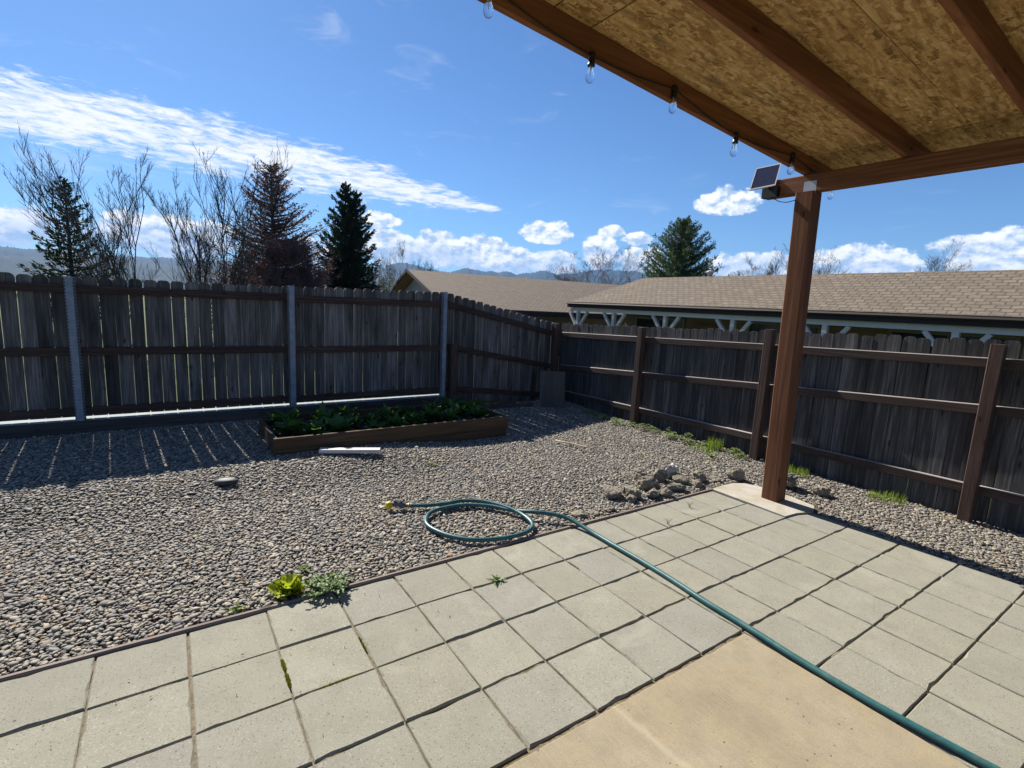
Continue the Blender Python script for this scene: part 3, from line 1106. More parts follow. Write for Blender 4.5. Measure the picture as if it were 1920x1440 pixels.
# ------------------------------------------------------------------ plants
def leaf_shape(L_, W_, bend, cup, wav, n=6, m=4, tip=.55, jag=0., rs=None):
    """a leaf along +x, returns verts and quads; bend lifts then droops it, cup folds it, wav ruffles the rim"""
    rs = rs or random
    ph_ = rs.uniform(0, 6.28)
    vs, fs = [], []
    for i in range(n + 1):
        s = i / n
        wd = W_ * (math.sin(math.pi * min(1., (s * .93 + .04)) ** tip)) ** .8
        if jag:
            wd *= 1 - jag * (i % 2)
        ang = bend[0] + (bend[1] - bend[0]) * s
        if i == 0:
            px = pz = 0.
        else:
            px += math.cos(ang) * L_ / n
            pz += math.sin(ang) * L_ / n
        for j in range(m + 1):
            c_ = j / m * 2 - 1
            zz = abs(c_) ** 1.5 * cup * wd + wav * math.sin(ph_ + s * 17 + c_ * 3) * abs(c_)
            vs.append(Vector((px - math.sin(ang) * zz, c_ * wd, pz + math.cos(ang) * zz)))
    for i in range(n):
        for j in range(m):
            a = i * (m + 1) + j
            fs.append((a, a + 1, a + m + 2, a + m + 1))
    return vs, fs


def plant(name, mat, loc, n, L_, W_, rise, bend, cup=.25, wav=.006, jag=0., rz=0., tip=.55, seed=0, spread=.01, seg=6, stalk=0.):
    r = random.Random(seed)
    root = empty(name, loc)
    b, st = MB(), MB()
    for k in range(n):
        s = (k + .5) / n
        l_ = L_ * r.uniform(.7, 1.1) * (.62 + .38 * s)
        vs, fs = leaf_shape(l_, W_ * r.uniform(.75, 1.1) * (.7 + .3 * s), (rise[0] + (rise[1] - rise[0]) * s + r.uniform(-.15, .15), bend[0] + (bend[1] - bend[0]) * s + r.uniform(-.2, .2)), cup, wav, seg, 4, tip, jag, r)
        a = k * 2.39996 + rz + r.uniform(-.3, .3)
        base = Vector((r.uniform(-spread, spread), r.uniform(-spread, spread), stalk * r.uniform(.5, 1.) * (1 - .4 * s)))
        M_ = Matrix.Translation(base) @ Matrix.Rotation(a, 4, 'Z') @ Matrix.Rotation(r.uniform(-.35, .35), 4, 'X')
        b.add([M_ @ v for v in vs], fs)
        if stalk:
            st.tube([(base.x * .3, base.y * .3, -.005), tuple(base)], .0022, 5)
    b.build('leaves', mat, root, True)
    if not stalk:
        st.tube([(0, 0, -.012), (0, 0, .03)], [.009, .006], 6)
    st.build('stem', mat, root)
    return root


greens = [(1.02, 5.92, 1.25, 'tall leafy green by the back left corner of the raised bed'), (1.00, 5.55, 1.2, 'broad leafy green against the left end board of the raised bed'),
          (1.20, 5.36, 1.1, 'leafy green nearest the front left corner of the raised bed'), (1.37, 5.72, 1.35, 'largest dark leafy green in front of the left steel post'),
          (1.46, 5.40, 1.15, 'second leafy green from the left along the front of the raised bed'), (1.66, 5.95, 1.2, 'tall leafy green just right of the left steel post'),
          (1.62, 5.58, 1.05, 'leafy green at the right edge of the left clump in the bed'),
          (1.84, 5.36, .75, 'low small green right of the left clump at the bed front'), (1.90, 5.74, .8, 'low green in the middle gap behind the small front one'),
          (2.10, 5.42, .95, 'low yellow flecked green in the middle of the bed front'), (2.14, 5.80, 1.0, 'single upright green in the middle gap of the bed'),
          (2.36, 5.50, .95, 'small leafy green right of the bed middle near the front board'), (2.42, 5.88, .95, 'green plant at the bed back between the steel posts'),
          (2.62, 5.62, 1.05, 'low spreading green where the right clump of the bed starts'), (2.80, 5.45, 1.0, 'leafy green along the front board right of the middle'),
          (2.80, 5.90, 1.15, 'tall green at the bed back left of the right steel post'), (3.02, 5.70, 1.15, 'bushy leafy green in the middle of the right clump'),
          (3.22, 5.48, 1.0, 'leafy green nearest the front right corner of the raised bed'), (3.10, 6.00, 1.2, 'tall green directly in front of the right steel post'),
          (3.31, 5.82, 1.05, 'leafy green against the right end board of the raised bed')]
for k, (x, y, s, lab) in enumerate(greens):
    p_ = plant('garden_green', 'leaf_bed', (x, y, .185), 48 + k % 7, .205 * s, .046 * s, (.25, 1.35), (-.65, .75), .22, .008, 0., k, .6, 40 + k, .03)
    tag(p_, lab, 'plant', 'leafy greens growing in the raised bed')

tag(plant('lettuce_plant', 'leaf_lettuce', (.475, 2.80, -.004), 26, .12, .056, (.25, 1.3), (-.1, 1.1), .40, .010, 0., 1.2, .70, 3, .02), 'bright yellow green lettuce growing in the gravel by the edging', 'plant')
th = plant('thistle_weed', 'leaf_thistle', (.665, 2.72, .018), 70, .10, .021, (.05, 1.0), (-.5, .2), .3, .006, .62, .4, .5, 5, .085, 10, .03)
tag(th, 'sprawling prickly grey green weed spilling over the edging beside the lettuce', 'weed')
tag(plant('rosette_weed', 'leaf_thistle', (1.55, 2.34, -.004), 13, .075, .014, (.1, .8), (-.25, .3), .25, .003, .55, .4, .5, 6, .008, 10), 'small jagged rosette weed growing in a paver joint', 'weed')
tag(plant('rosette_weed', 'leaf_weed', (.60, 2.99, -.004), 11, .075, .016, (.3, 1.1), (-.2, .6), .25, .004, .4, .8, .5, 7, .01, 8), 'small leafy weed standing in the gravel behind the lettuce', 'weed')
tag(plant('rosette_weed', 'leaf_weed', (.215, 2.755, -.004), 11, .07, .013, (.3, 1.1), (-.2, .5), .25, .004, .3, .8, .5, 8, .01, 8), 'small pale weed on the gravel side of the edging, left of the lettuce', 'weed')
tag(plant('rosette_weed', 'leaf_grass', (5.13, 3.38, .0), 12, .11, .017, (.4, 1.2), (0., .8), .25, .004, .3, .8, .5, 9, .01, 8), 'dandelion like rosette in the gravel before the side fence', 'weed')
for k, (x, y, h_, lab) in enumerate(((3.60, 2.52, .06, 'thin green sprout in a paver joint below the lava rocks'), (3.15, 2.38, .06, 'wispy dry sprout in a paver joint right of the hose'))):
    b = MB()
    for i in range(7):
        a = i * 2.4
        b.tube([(0, 0, -.01), (math.cos(a) * .012, math.sin(a) * .012, h_ * .5), (math.cos(a) * .035, math.sin(a) * .03, h_ * (.7 + .05 * (i % 3)))], [.0014, .0012, .0007], 4)
    o = b.build('grass_sprout', 'leaf_grass', None, False, (x, y, 0.))
    tag(o, lab, 'weed')


def clover(loc, n, rad, ht, seed, mat='leaf_weed', lf=.022):
    r = random.Random(seed)
    root = empty('weed_clump', loc)
    b, st = MB(), MB()
    for k in range(n):
        a, d = r.uniform(0, 6.28), rad * math.sqrt(r.random())
        tip_ = Vector((math.cos(a) * d, math.sin(a) * d, ht * r.uniform(.35, 1.0) * (1.1 - d / rad * .5)))
        st.tube([(tip_.x * .55, tip_.y * .55, -.01), tuple(tip_)], .0013, 3, False)
        for i in range(3):
            vs, fs = leaf_shape(lf * r.uniform(.8, 1.3), lf * .48, (r.uniform(-.1, .7), r.uniform(-.6, .2)), .2, .001, 3, 2, .8, 0., r)
            M_ = Matrix.Translation(tip_) @ Matrix.Rotation(a + i * 2.1 + r.uniform(-.2, .2), 4, 'Z')
            b.add([M_ @ v for v in vs], fs)
    b.build('leaves', mat, root, True)
    st.build('stem', mat, root)
    return root


ORD = 'first second third fourth fifth sixth seventh eighth ninth tenth eleventh twelfth thirteenth fourteenth fifteenth sixteenth seventeenth'.split()
spots = [(5.38, 5.75, 1.2), (5.42, 5.55, .9), (5.34, 5.38, 1.1), (5.40, 5.18, .9), (5.30, 5.03, 1.1), (5.36, 4.86, 1.0), (5.42, 4.62, 1.3), (5.36, 4.44, 1.15), (5.47, 4.28, 1.2),
         (5.40, 4.14, 1.3), (5.48, 3.98, 1.3), (5.38, 3.86, 1.0), (5.47, 3.74, .8), (5.46, 3.34, 1.0), (5.42, 3.22, 1.1)]
for k, (x, y, s) in enumerate(spots):
    tag(clover((x + random.uniform(-.05, .05), y, float(gz(x, y))), int(20 * s), .085 * s, .085 * s, 60 + k), 'low clump of small leaved weeds at the side fence, %s from the fence corner' % ORD[k], 'weed', 'weeds along the side fence')
tag(clover((4.10, 3.12, .02), 26, .07, .07, 90, 'leaf_grass'), 'yellowish weed tuft behind the pale pointed rock', 'weed')
tag(clover((2.10, 4.45, .01), 14, .05, .03, 91, 'leaf_grass', .015), 'tiny flat weed alone in the middle of the gravel', 'weed')


def grass_tuft(loc, n, rad, ht, seed, lab, lean=.4):
    r = random.Random(seed)
    b = MB()
    for k in range(n):
        a, d = r.uniform(0, 6.28), rad * math.sqrt(r.random())
        x_, y_ = math.cos(a) * d, math.sin(a) * d
        h_ = ht * r.uniform(.5, 1.1)
        la, le = r.uniform(0, 6.28), lean * h_ * r.random()
        wv_ = Vector((-math.sin(la), math.cos(la), 0)) * .0022
        p0, p1, p2 = Vector((x_, y_, -.01)), Vector((x_ + math.cos(la) * le * .3, y_ + math.sin(la) * le * .3, h_ * .6)), Vector((x_ + math.cos(la) * le, y_ + math.sin(la) * le, h_))
        b.add([p0 - wv_, p0 + wv_, p1 + wv_ * .8, p1 - wv_ * .8, p2], [(0, 1, 2, 3), (3, 2, 4)])
    o = b.build('grass_tuft', 'leaf_grass', None, False, loc)
    tag(o, lab, 'grass')


grass_tuft((5.46, 3.56, 0.), 160, .10, .16, 1, 'tall thin grass tuft against the side fence left of the near fence post')
grass_tuft((5.30, 3.62, 0.), 220, .16, .05, 2, 'flat patch of short yellow green grass before the side fence')
grass_tuft((5.44, 2.62, 0.), 320, .17, .09, 3, 'bright yellow green grass patch right of the roof post')
grass_tuft((5.46, 1.75, 0.), 200, .15, .08, 4, 'short grass patch farthest right along the side fence')


def moss(x, y, lx, ly, seed, lab):
    r = random.Random(seed)
    b = MB()
    for k in range(int(lx * ly * 900000)):
        px, py = r.uniform(-lx, lx), r.uniform(-ly, ly)
        if lx < ly:
            px *= math.sqrt(max(0., 1 - (py / ly) ** 2)) * (.75 + .25 * math.sin(py * 190 + seed))
        else:
            py *= math.sqrt(max(0., 1 - (px / lx) ** 2)) * (.75 + .25 * math.sin(px * 190 + seed))
        e = 1 - max(abs(px) / lx, abs(py) / ly) ** 3
        h_ = .003 + .012 * e * r.random()
        a = r.uniform(0, 6.28)
        d = Vector((math.cos(a), math.sin(a), 0)) * .0022
        b.add([Vector((px, py, -.012)) - d, Vector((px, py, -.012)) + d, Vector((px + r.uniform(-.002, .002), py + r.uniform(-.002, .002), h_))], [(0, 1, 2)])
    tag(b.build('moss_strip', 'moss', None, False, (x, y, 0.)), lab, 'moss')


moss(X0, Y0 - 1.36 * S, .012, .045, 1, 'bright green moss cushion in a paver joint, nearest the left edge of the photo')
moss(X0, Y0 - 1.66 * S, .012, .050, 2, 'second bright green moss cushion just nearer than the first in the same joint')
moss(X0 + 1.0 * S, Y0 - 1.45 * S, .004, .06, 3, 'thin moss line in the joint one paver right of the moss cushions')
moss(X0 + .5 * S, Y0 - 2.0 * S, .075, .005, 4, 'olive moss line in the joint in front of the mossy paver')
moss(X0 + 5 * S, Y0 - 1.25 * S, .003, .06, 5, 'thin yellowish moss line in a joint below the hose coil')


# ------------------------------------------------------------------ rocks and loose things on the gravel
def rock(loc, size, seed, mat, lab, group=None, name='lava_rock'):
    r = random.Random(seed)
    bm = bmesh.new()
    bmesh.ops.create_icosphere(bm, subdivisions=4, radius=1.0)
    off = Vector((r.uniform(0, 90), r.uniform(0, 90), r.uniform(0, 90)))
    cuts = [(Vector((r.gauss(0, 1), r.gauss(0, 1), r.gauss(0, 1))).normalized(), r.uniform(.48, .8)) for _ in range(9)]
    for v in bm.verts:
        p = v.co.copy()
        for nrm, d in cuts:
            e = p.dot(nrm) - d
            if e > 0:
                p -= nrm * e * .9
        p *= 1 + .22 * mnoise.fractal(p * 2.1 + off, .8, 2.1, 5)
        v.co = Vector((p.x * size[0] * 1.2, p.y * size[1] * 1.2, p.z * size[2] * .92))
    me = bpy.data.meshes.new(name)
    bm.to_mesh(me)
    bm.free()
    me.materials.append(MATS[mat])
    o = put(name, me, None, loc, (r.uniform(-.2, .2), r.uniform(-.2, .2), r.uniform(0, 6.28)))
    tag(o, lab, 'rock', group)


G_ = 'lava rocks heaped along the edging'
rock((3.17, 3.02, .045), (.085, .075, .075), 1, 'lava_rock', 'big rounded lava rock at the left end of the rock row', G_)
rock((3.33, 2.93, .045), (.075, .06, .075), 2, 'lava_rock', 'upright lava rock second from the left end of the rock row', G_)
rock((3.24, 2.86, .02), (.05, .04, .04), 3, 'lava_rock', 'small mossy lava rock in front of the leftmost big rocks', G_)
rock((3.50, 2.84, .03), (.075, .055, .045), 4, 'lava_rock', 'low flat lava rock touching the edging left of the middle', G_)
rock((3.60, 3.02, .055), (.115, .075, .075), 5, 'lava_rock', 'widest lava rock in the middle of the rock row', G_)
rock((3.62, 2.80, .03), (.06, .04, .07), 6, 'lava_rock', 'tilted slab of lava rock leaning on the edging in the middle', G_)
rock((3.72, 3.18, .06), (.10, .07, .075), 7, 'lava_rock', 'dark lava rock at the back of the row behind the widest one', G_)
rock((3.90, 3.10, .055), (.075, .06, .075), 8, 'lava_rock', 'dark hollow looking lava rock left of the pale pointed rock', G_)
rock((3.83, 2.84, .035), (.085, .06, .05), 9, 'lava_rock', 'broad lava rock against the edging right of the middle', G_)
rock((4.06, 3.10, .08), (.06, .05, .11), 10, 'pale_rock', 'pale pointed rock standing highest in the rock row', G_, 'pale_rock')
rock((4.06, 2.96, .04), (.075, .06, .06), 11, 'lava_rock', 'lava rock right in front of the pale pointed rock', G_)
rock((4.13, 2.82, .025), (.06, .045, .04), 12, 'lava_rock', 'small lava rock on the edging near the footing pad', G_)
rock((4.28, 2.93, .045), (.10, .06, .06), 13, 'lava_rock', 'long lava rock at the right end of the row', G_)
rock((4.42, 2.86, .03), (.07, .05, .05), 14, 'lava_rock', 'last lava rock before the roof post footing', G_)
rock((4.66, 2.78, .05), (.07, .06, .085), 15, 'lava_rock', 'dark lava rock tucked behind the roof post', G_)
rock((4.93, 2.42, .07), (.11, .09, .10), 16, 'lava_rock', 'lava rock on the gravel right of the roof post', G_)
rock((5.0, 2.12, .04), (.07, .06, .06), 17, 'lava_rock', 'smaller lava rock farther right of the roof post', G_)
rock((2.76, 2.80, .004), (.06, .04, .022), 18, 'lava_rock', 'flat low rock by the edging where the hose crosses it', G_)
rock((2.92, 2.79, .012), (.05, .04, .028), 19, 'lava_rock', 'small low lava rock by the edging right of the hose', G_)
rock((2.62, 2.83, .012), (.06, .045, .025), 21, 'lava_rock', 'low dark rock half under the hose beside the edging', G_)
ov = MB().lathe((0, 0, 0), [(.004, -.024), (.03, -.022), (.05, -.012), (.056, 0.), (.050, .012), (.032, .021), (.004, .0245)], 18).build('oval_stone', 'stone_dark', None, True, (.33, 4.62, .072))
ov.scale = (1.75, 1.0, 1.15)
ov.rotation_euler = (R(4), R(-3), R(-28))
tag(ov, 'smooth dark oval stone lying alone on the gravel at far left', 'stone')

pl = MB().bar((-.29, 0, .0), (.29, 0, .0), .09, .036, ch=.003).build('loose_board', 'pale_wood', None, False, (1.44, 4.93, .117))
pl.rotation_euler = (0, 0, R(-24.5))
tag(pl, 'short pale board lying on the gravel before the raised bed', 'board')
st_ = MB().tube([(-.28, 0, .0), (-.1, .004, .003), (.1, -.003, .002), (.28, .002, 0.)], [.008, .009, .009, .007], 7).build('garden_stick', 'stick_wood', None, True, (3.91, 4.36, .034))
st_.rotation_euler = (0, 0, R(-70))
tag(st_, 'thin tan stick lying on the gravel right of the raised bed', 'stick')
pw = MB().box(-.20, .20, -.008, .008, 0, .60)
pw = pw.build('plywood_sheet', 'plywood', None, False, (5.05, 6.26, .01))
pw.rotation_euler = (R(-8), 0, R(-34))
tag(pw, 'grey weathered plywood sheet leaning in the fence corner', 'plywood')
tm = MB().bar((-.55, 0, 0), (.55, 0, 0), .09, .09, ch=.005).build('timber', 'dark_timber', None, False, (4.25, 6.52, .055))
tm.rotation_euler = (0, 0, R(-8))
tag(tm, 'dark timber lying in the shade left of the plywood sheet', 'timber')

lit_ = MB()
r_ = random.Random(77)
for k in range(260):
    if k < 150:
        x_, y_ = r_.uniform(-.9, 5.5), 2.74 + abs(r_.gauss(0, .9))
        if y_ > 6.6 or (.75 < x_ < 3.5 and y_ > 5.1):
            continue
        z_ = float(gz(x_, y_)) + .022
    else:
        x_, y_ = r_.uniform(-.6, 4.4), Y0 - abs(r_.gauss(0, .55)) - .03
        if y_ < .2 or (x_ > 4.1 and y_ > 1.9):
            continue
        z_ = .0055
    a_, l_ = r_.uniform(0, 6.28), r_.uniform(.004, .011) * (1.5 if k < 150 else .8)
    d1, d2 = Vector((math.cos(a_), math.sin(a_), r_.uniform(-.2, .2))) * l_, Vector((-math.sin(a_), math.cos(a_), r_.uniform(-.1, .5))) * l_ * r_.uniform(.2, .5)
    c_ = Vector((x_, y_, z_))
    lit_.add([c_ - d1, c_ + d2, c_ + d1, c_ - d2], [(0, 1, 2, 3)])
litter = struct(lit_.build('leaf_litter', 'dead_leaf'), 'stuff')
litter['label'] = 'scraps of dry brown leaf scattered over gravel and pavers'
litter['category'] = 'leaf litter'

# ------------------------------------------------------------------ garden hose with spray nozzle
hp = [(1.50, 3.551), (1.618, 3.49), (1.776, 3.445), (1.909, 3.424), (2.046, 3.318), (2.141, 3.146), (2.185, 2.977), (2.161, 2.82), (2.061, 2.738), (1.908, 2.725), (1.757, 2.757), (1.632, 2.825),
      (1.533, 2.95), (1.479, 3.112), (1.493, 3.234), (1.581, 3.352), (1.715, 3.392), (1.894, 3.364), (2.057, 3.248), (2.162, 3.09), (2.26, 2.935), (2.381, 2.83), (2.452, 2.727), (2.484, 2.526),
      (2.486, 2.304), (2.486, 2.066), (2.474, 1.795), (2.452, 1.552), (2.446, 1.354), (2.436, 1.171), (2.425, 1.0), (2.43, .6), (2.5, .1), (2.7, -.5)]
hz = [.036, .036, .040, .046, .050, .050, .040, .034, .034, .033, .034, .034, .033, .033, .033, .033, .032, .034, .036, .040, .066, .060, .046, .022, .018, .018, .018, .018, .018, .018, .018, .018, .018, .018]
P = [Vector((a, b, c_)) for (a, b), c_ in zip(hp, hz)]
sm = []
for i in range(len(P) - 1):
    p0, p1, p2, p3 = P[max(i - 1, 0)], P[i], P[i + 1], P[min(i + 2, len(P) - 1)]
    for k in range(6):
        s = k / 6
        sm.append(.5 * ((2 * p1) + (p2 - p0) * s + (2 * p0 - 5 * p1 + 4 * p2 - p3) * s * s + (3 * p1 - p0 - 3 * p2 + p3) * s ** 3))
sm.append(P[-1])
hose = empty('garden_hose', (1.9, 3.0, 0.))
ho = Vector((-1.9, -3.0, 0))
MB().tube([p + ho for p in sm], .0155, 12).build('tube', 'hose_green', hose, True)
d_ = (P[0] - P[1]).normalized()
e0 = P[0] + ho
MB().tube([e0 - d_ * .002, e0 + d_ * .012, e0 + d_ * .013, e0 + d_ * .035], [.018, .018, .015, .015], 10).build('coupling', 'brass', hose, True)
noz = MB().tube([e0 + d_ * .03, e0 + d_ * .05, e0 + d_ * .09 + Vector((0, 0, .012)), e0 + d_ * .135 + Vector((0, 0, .012))], [.016, .023, .022, .016], 10).build('nozzle_grip', 'grey_grip', hose, True)
hb = e0 + d_ * .145 + Vector((0, 0, .006))
hd = (d_ * .75 + Vector((-.35, -.35, -.15))).normalized()
MB().lathe(hb - hd * .02, [(.012, -.005), (.016, .008), (.028, .022), (.031, .03), (.031, .052), (.024, .058)], 14, hd).build('spray_head', 'yellow_plastic', noz, True)
MB().bar(e0 + d_ * .055 + Vector((0, 0, .03)), e0 + d_ * .125 + Vector((0, 0, .034)), .008, .006).build('trigger', 'black_plastic', noz)
tag(hose, 'dark teal garden hose coiled once on the gravel with a yellow nozzle', 'hose')

# ------------------------------------------------------------------ patio roof
cover = empty('patio_cover', (4.45, 2.27, 0.))
co_ = Vector((-4.45, -2.27, 0))


def zr(x):
    return 2.80 + .082 * (4.38 - x)


MB().bar(Vector((4.449, 2.268, .014)) + co_, Vector((4.415, 2.290, 2.652)) + co_, .146, .146, up=(1, 0, 0), ch=.009).build('post', 'post_wood', cover)
MB().bar(Vector((4.43, -3.0, 2.724)) + co_, Vector((4.43, 2.665, 2.724)) + co_, .095, .14, ch=.007).build('cross_beam', 'beam_wood_y', cover)
MB().bar(Vector((4.449, -1.6, .0)) + co_, Vector((4.449, -1.6, 2.652)) + co_, .146, .146, up=(1, 0, 0), ch=.009).build('post', 'post_wood', cover)
for yr in (2.33, 1.64, .95, .26, -.43, -1.12, -1.81, -2.5):
    MB().bar(Vector((-2.2, yr, zr(-2.2) + .07)) + co_, Vector((4.86, yr, zr(4.86) + .07)) + co_, .04, .14, ch=.004).build('rafter', 'beam_wood_x', cover)
us = [-2.25, -.46, 1.73, 1.98, 4.42, 4.90]
vs_ = [2.352, 1.30, .08, -1.14, -2.52]
for a, b in zip(us[:-1], us[1:]):
    for c1_, c2_ in zip(vs_[:-1], vs_[1:]):
        g = .003
        xm, ym = (a + b) / 2, (c1_ + c2_) / 2
        bb = MB().box(-(b - a) / 2 + g, (b - a) / 2 - g, (c2_ - c1_) / 2 + g * .5, (c1_ - c2_) / 2 - g * .5, 0, .012)
        o = bb.build('osb_panel', 'osb', cover, False, Vector((xm, ym, zr(xm) + .1415)) + co_)
        o.rotation_euler = (0, math.atan(.082), 0)
rf = MB().box(-3.6, 3.6, -2.45, 2.437, 0, .012).build('roof_covering', 'roof_felt', cover, False, Vector((1.325, -.08, zr(1.325) + .156)) + co_)
rf.rotation_euler = (0, math.atan(.082), 0)
MB().box(4.372 - 4.45, 4.3745 - 4.45, 2.215 - 2.27, 2.315 - 2.27, 2.635, 2.735).build('connector_plate', 'plate_steel', cover)
tag(cover, 'stained timber patio roof on a square post, OSB boarding above', 'patio roof')

# solar lamp at the end of the cross beam
sol = empty('solar_lamp', (4.38, 2.6, 2.70))
c00, c10, c11, c01 = [Vector(p) for p in ((4.188, 2.678, 2.695), (4.320, 2.528, 2.736), (4.521, 2.609, 2.951), (4.385, 2.762, 2.924))]
c11 = c10 + (c01 - c00)
ex, ey = (c10 - c00), (c01 - c00)
nrm = ex.cross(ey).normalized()
if nrm.dot(Vector((0, 0, 1.63)) - c00) < 0:
    nrm = -nrm
org = Vector((-4.38, -2.6, -2.70))


def quadbox(b, s0, s1, t0, t1, n0, n1):
    vs = [c00 + ex * s + ey * t_ + nrm * n + org for n in (n0, n1) for s, t_ in ((s0, t0), (s1, t0), (s1, t1), (s0, t1))]
    return b.add(vs, [(3, 2, 1, 0), (4, 5, 6, 7), (0, 1, 5, 4), (1, 2, 6, 5), (2, 3, 7, 6), (3, 0, 4, 7)])


b = MB()
quadbox(b, 0, 1, 0, .045, -.006, .003)
quadbox(b, 0, 1, .955, 1, -.006, .003)
quadbox(b, 0, .04, .0455, .9545, -.006, .003)
quadbox(b, .96, 1, .0455, .9545, -.006, .003)
b.build('panel_frame', 'white_frame', sol)
quadbox(MB(), .041, .959, .046, .954, -.006, .001).build('solar_panel', 'solar_cell', sol)
quadbox(MB(), .02, .98, .02, .98, -.012, -.0065).build('panel_back', 'black_plastic', sol)
bx = MB().box(-.048, -.002, -.085, .05, -.055, .028)
hs = bx.build('lamp_housing', 'black_plastic', sol)
MB().bar((-.03, 0.0, .03), tuple(c00 + ex * .5 + ey * .5 - nrm * .02 + org), .025, .02).build('bracket', 'black_plastic', sol)
MB().tube([tuple(Vector(p) + org) for p in ((4.36, 2.60, 2.665), (4.352, 2.55, 2.635), (4.352, 2.49, 2.600), (4.355, 2.43, 2.588), (4.366, 2.372, 2.598), (4.372, 2.345, 2.60))], .0035, 6).build('cable', 'black_plastic', sol, True)
tag(sol, 'small solar lamp with a tilted dark panel on the beam end', 'lamp')

# string of bulbs along the outer rafter
sl_ = empty('string_lights', (2.5, 2.3, 2.9))
so_ = Vector((-2.5, -2.3, -2.9))
bul = [(-.9, 2.296, -.06), (-.05, 2.296, -.055), (.52, 2.296, -.01), (1.32, 2.296, .012), (1.985, 2.293, -.052), (2.68, 2.296, .018), (3.355, 2.293, -.055), (4.12, 2.296, .022), (4.80, 2.296, -.01)]
cab = []
for i, (bx_, by_, dz_) in enumerate(bul):
    zb_ = zr(bx_)
    top = Vector((bx_, by_, zb_ + .045 + dz_))
    cab.append(top)
    if i + 1 < len(bul):
        nx_ = Vector((bul[i + 1][0], bul[i + 1][1], zr(bul[i + 1][0]) + .045 + bul[i + 1][2]))
        for s in (.25, .5, .75):
            p = top.lerp(nx_, s)
            p.z -= .010 * (1 - abs(2 * s - 1))
            cab.append(Vector((p.x, 2.300, p.z)))
    lean = Vector((random.uniform(-.10, .04), random.uniform(-.05, .05), -1)).normalized()
    sk = MB().lathe(top + so_, [(.010, -.022), (.019, -.016), (.020, .006), (.018, .010), (.018, .040), (.0205, .042), (.0205, .052), (.016, .054)], 12, lean).build('socket', 'black_plastic', sl_, True)
    g0 = top + lean * .052 + so_
    MB().lathe(g0, [(.010, 0), (.0115, .010), (.0165, .026), (.0235, .046), (.0255, .060), (.0235, .074), (.0155, .086), (.004, .0915)], 14, lean).build('bulb', 'bulb_glass', sk, True)
    MB().lathe(g0, [(.004, .002), (.004, .022), (.0015, .024), (.0015, .055)], 6, lean).build('filament', 'bulb_filament', sk, True)
MB().tube([p + so_ for p in cab], .0042, 6).build('cable', 'black_plastic', sl_, True)
tag(sl_, 'black string of clear glass bulbs along the outer roof rafter', 'string lights')


# ------------------------------------------------------------------ neighbouring houses
def roof_plane(name, pts_, parent, thick=.05, mat='shingle'):
    """sloping plane given by eave start, eave end, ridge end, ridge start; uv in metres along the eave and up the slope"""
    P_ = [Vector(p) for p in pts_]
    ax = (P_[1] - P_[0]).normalized()
    n_ = ax.cross(P_[2] - P_[1]).normalized()
    if n_.z < 0:
        n_ = -n_
    up_ = n_.cross(ax)
    k = len(P_)
    me = bpy.data.meshes.new(name)
    me.from_pydata([tuple(p) for p in P_] + [tuple(p - n_ * thick) for p in P_], [], [tuple(range(k)), tuple(range(k, 2 * k))[::-1]] + [((i + 1) % k, i, k + i, k + (i + 1) % k) for i in range(k)])
    uvl = me.uv_layers.new(name='UVMap')
    for lp in me.loops:
        d = Vector(me.vertices[lp.vertex_index].co) - P_[0]
        uvl.data[lp.index].uv = (d.dot(ax) + 50, d.dot(up_) + 50)
    bmx = bmesh.new()
    bmx.from_mesh(me)
    bmesh.ops.recalc_face_normals(bmx, faces=bmx.faces)
    bmx.to_mesh(me)
    me.materials.append(MATS[mat])
    return put(name, me, parent)


hb_ = empty('near_house', (11.5, 3.0, -.85))
o_ = Vector((-11.5, -3.0, .85))
ZE, ZR = 1.80, 2.58
Yf, Yn = 11.85, -9.0
E0, E1, R1, R0_ = Vector((10.0, Yf, ZE)), Vector((10.0, Yn, ZE)), Vector((11.5, Yn, ZR)), Vector((11.5, Yf - 1.5, ZR))
roofB = roof_plane('roof', [p + o_ for p in (E0, E1, R1, R0_)], hb_)
roof_plane('roof', [p + o_ for p in (Vector((13.0, Yf, ZE)), E0 + Vector((.001, 0, 0)), R0_ + Vector((0, .001, 0)))], hb_)
roof_plane('roof', [p + o_ for p in (Vector((13.0, Yn, ZE)), Vector((13.0, Yf, ZE)), R0_ + Vector((.001, 0, 0)), R1 + Vector((.001, 0, 0)))], hb_)
MB().bar(Vector((9.975, Yf + .03, ZE - .085)) + o_, Vector((9.975, Yn, ZE - .085)) + o_, .045, .155).build('fascia', 'brown_fascia', hb_)
MB().bar(Vector((10.0, Yf + .03, ZE - .085)) + o_, Vector((13.0, Yf + .03, ZE - .085)) + o_, .045, .155).build('fascia', 'brown_fascia', hb_)
gt = MB().tube([Vector((9.93, Yf, ZE - .05)) + o_, Vector((9.93, Yn, ZE - .05)) + o_], .035, 6).build('gutter', 'brown_fascia', hb_)
MB().bar(Vector((10.08, Yf - .15, ZE - .215)) + o_, Vector((10.08, Yn, ZE - .215)) + o_, .09, .10).build('beam', 'white_paint', hb_)
MB().tube([Vector((10.02, Yf - .12, ZE - .17)) + o_, Vector((10.02, Yf - .12, ZE - .32)) + o_], .045, 8).build('downspout', 'white_paint', hb_)
for yp in (11.50, 10.03, 8.28, 6.47, 4.6, 2.7):
    MB().bar(Vector((10.08, yp, -.85)) + o_, Vector((10.08, yp, ZE - .266)) + o_, .09, .09, up=(1, 0, 0)).build('porch_post', 'white_paint', hb_)
    for s in (-1, 1):
        MB().bar(Vector((10.08, yp + s * .055, ZE - .72)) + o_, Vector((10.08, yp + s * .40, ZE - .27)) + o_, .07, .07, up=(1, 0, 0)).build('brace', 'white_paint', hb_)
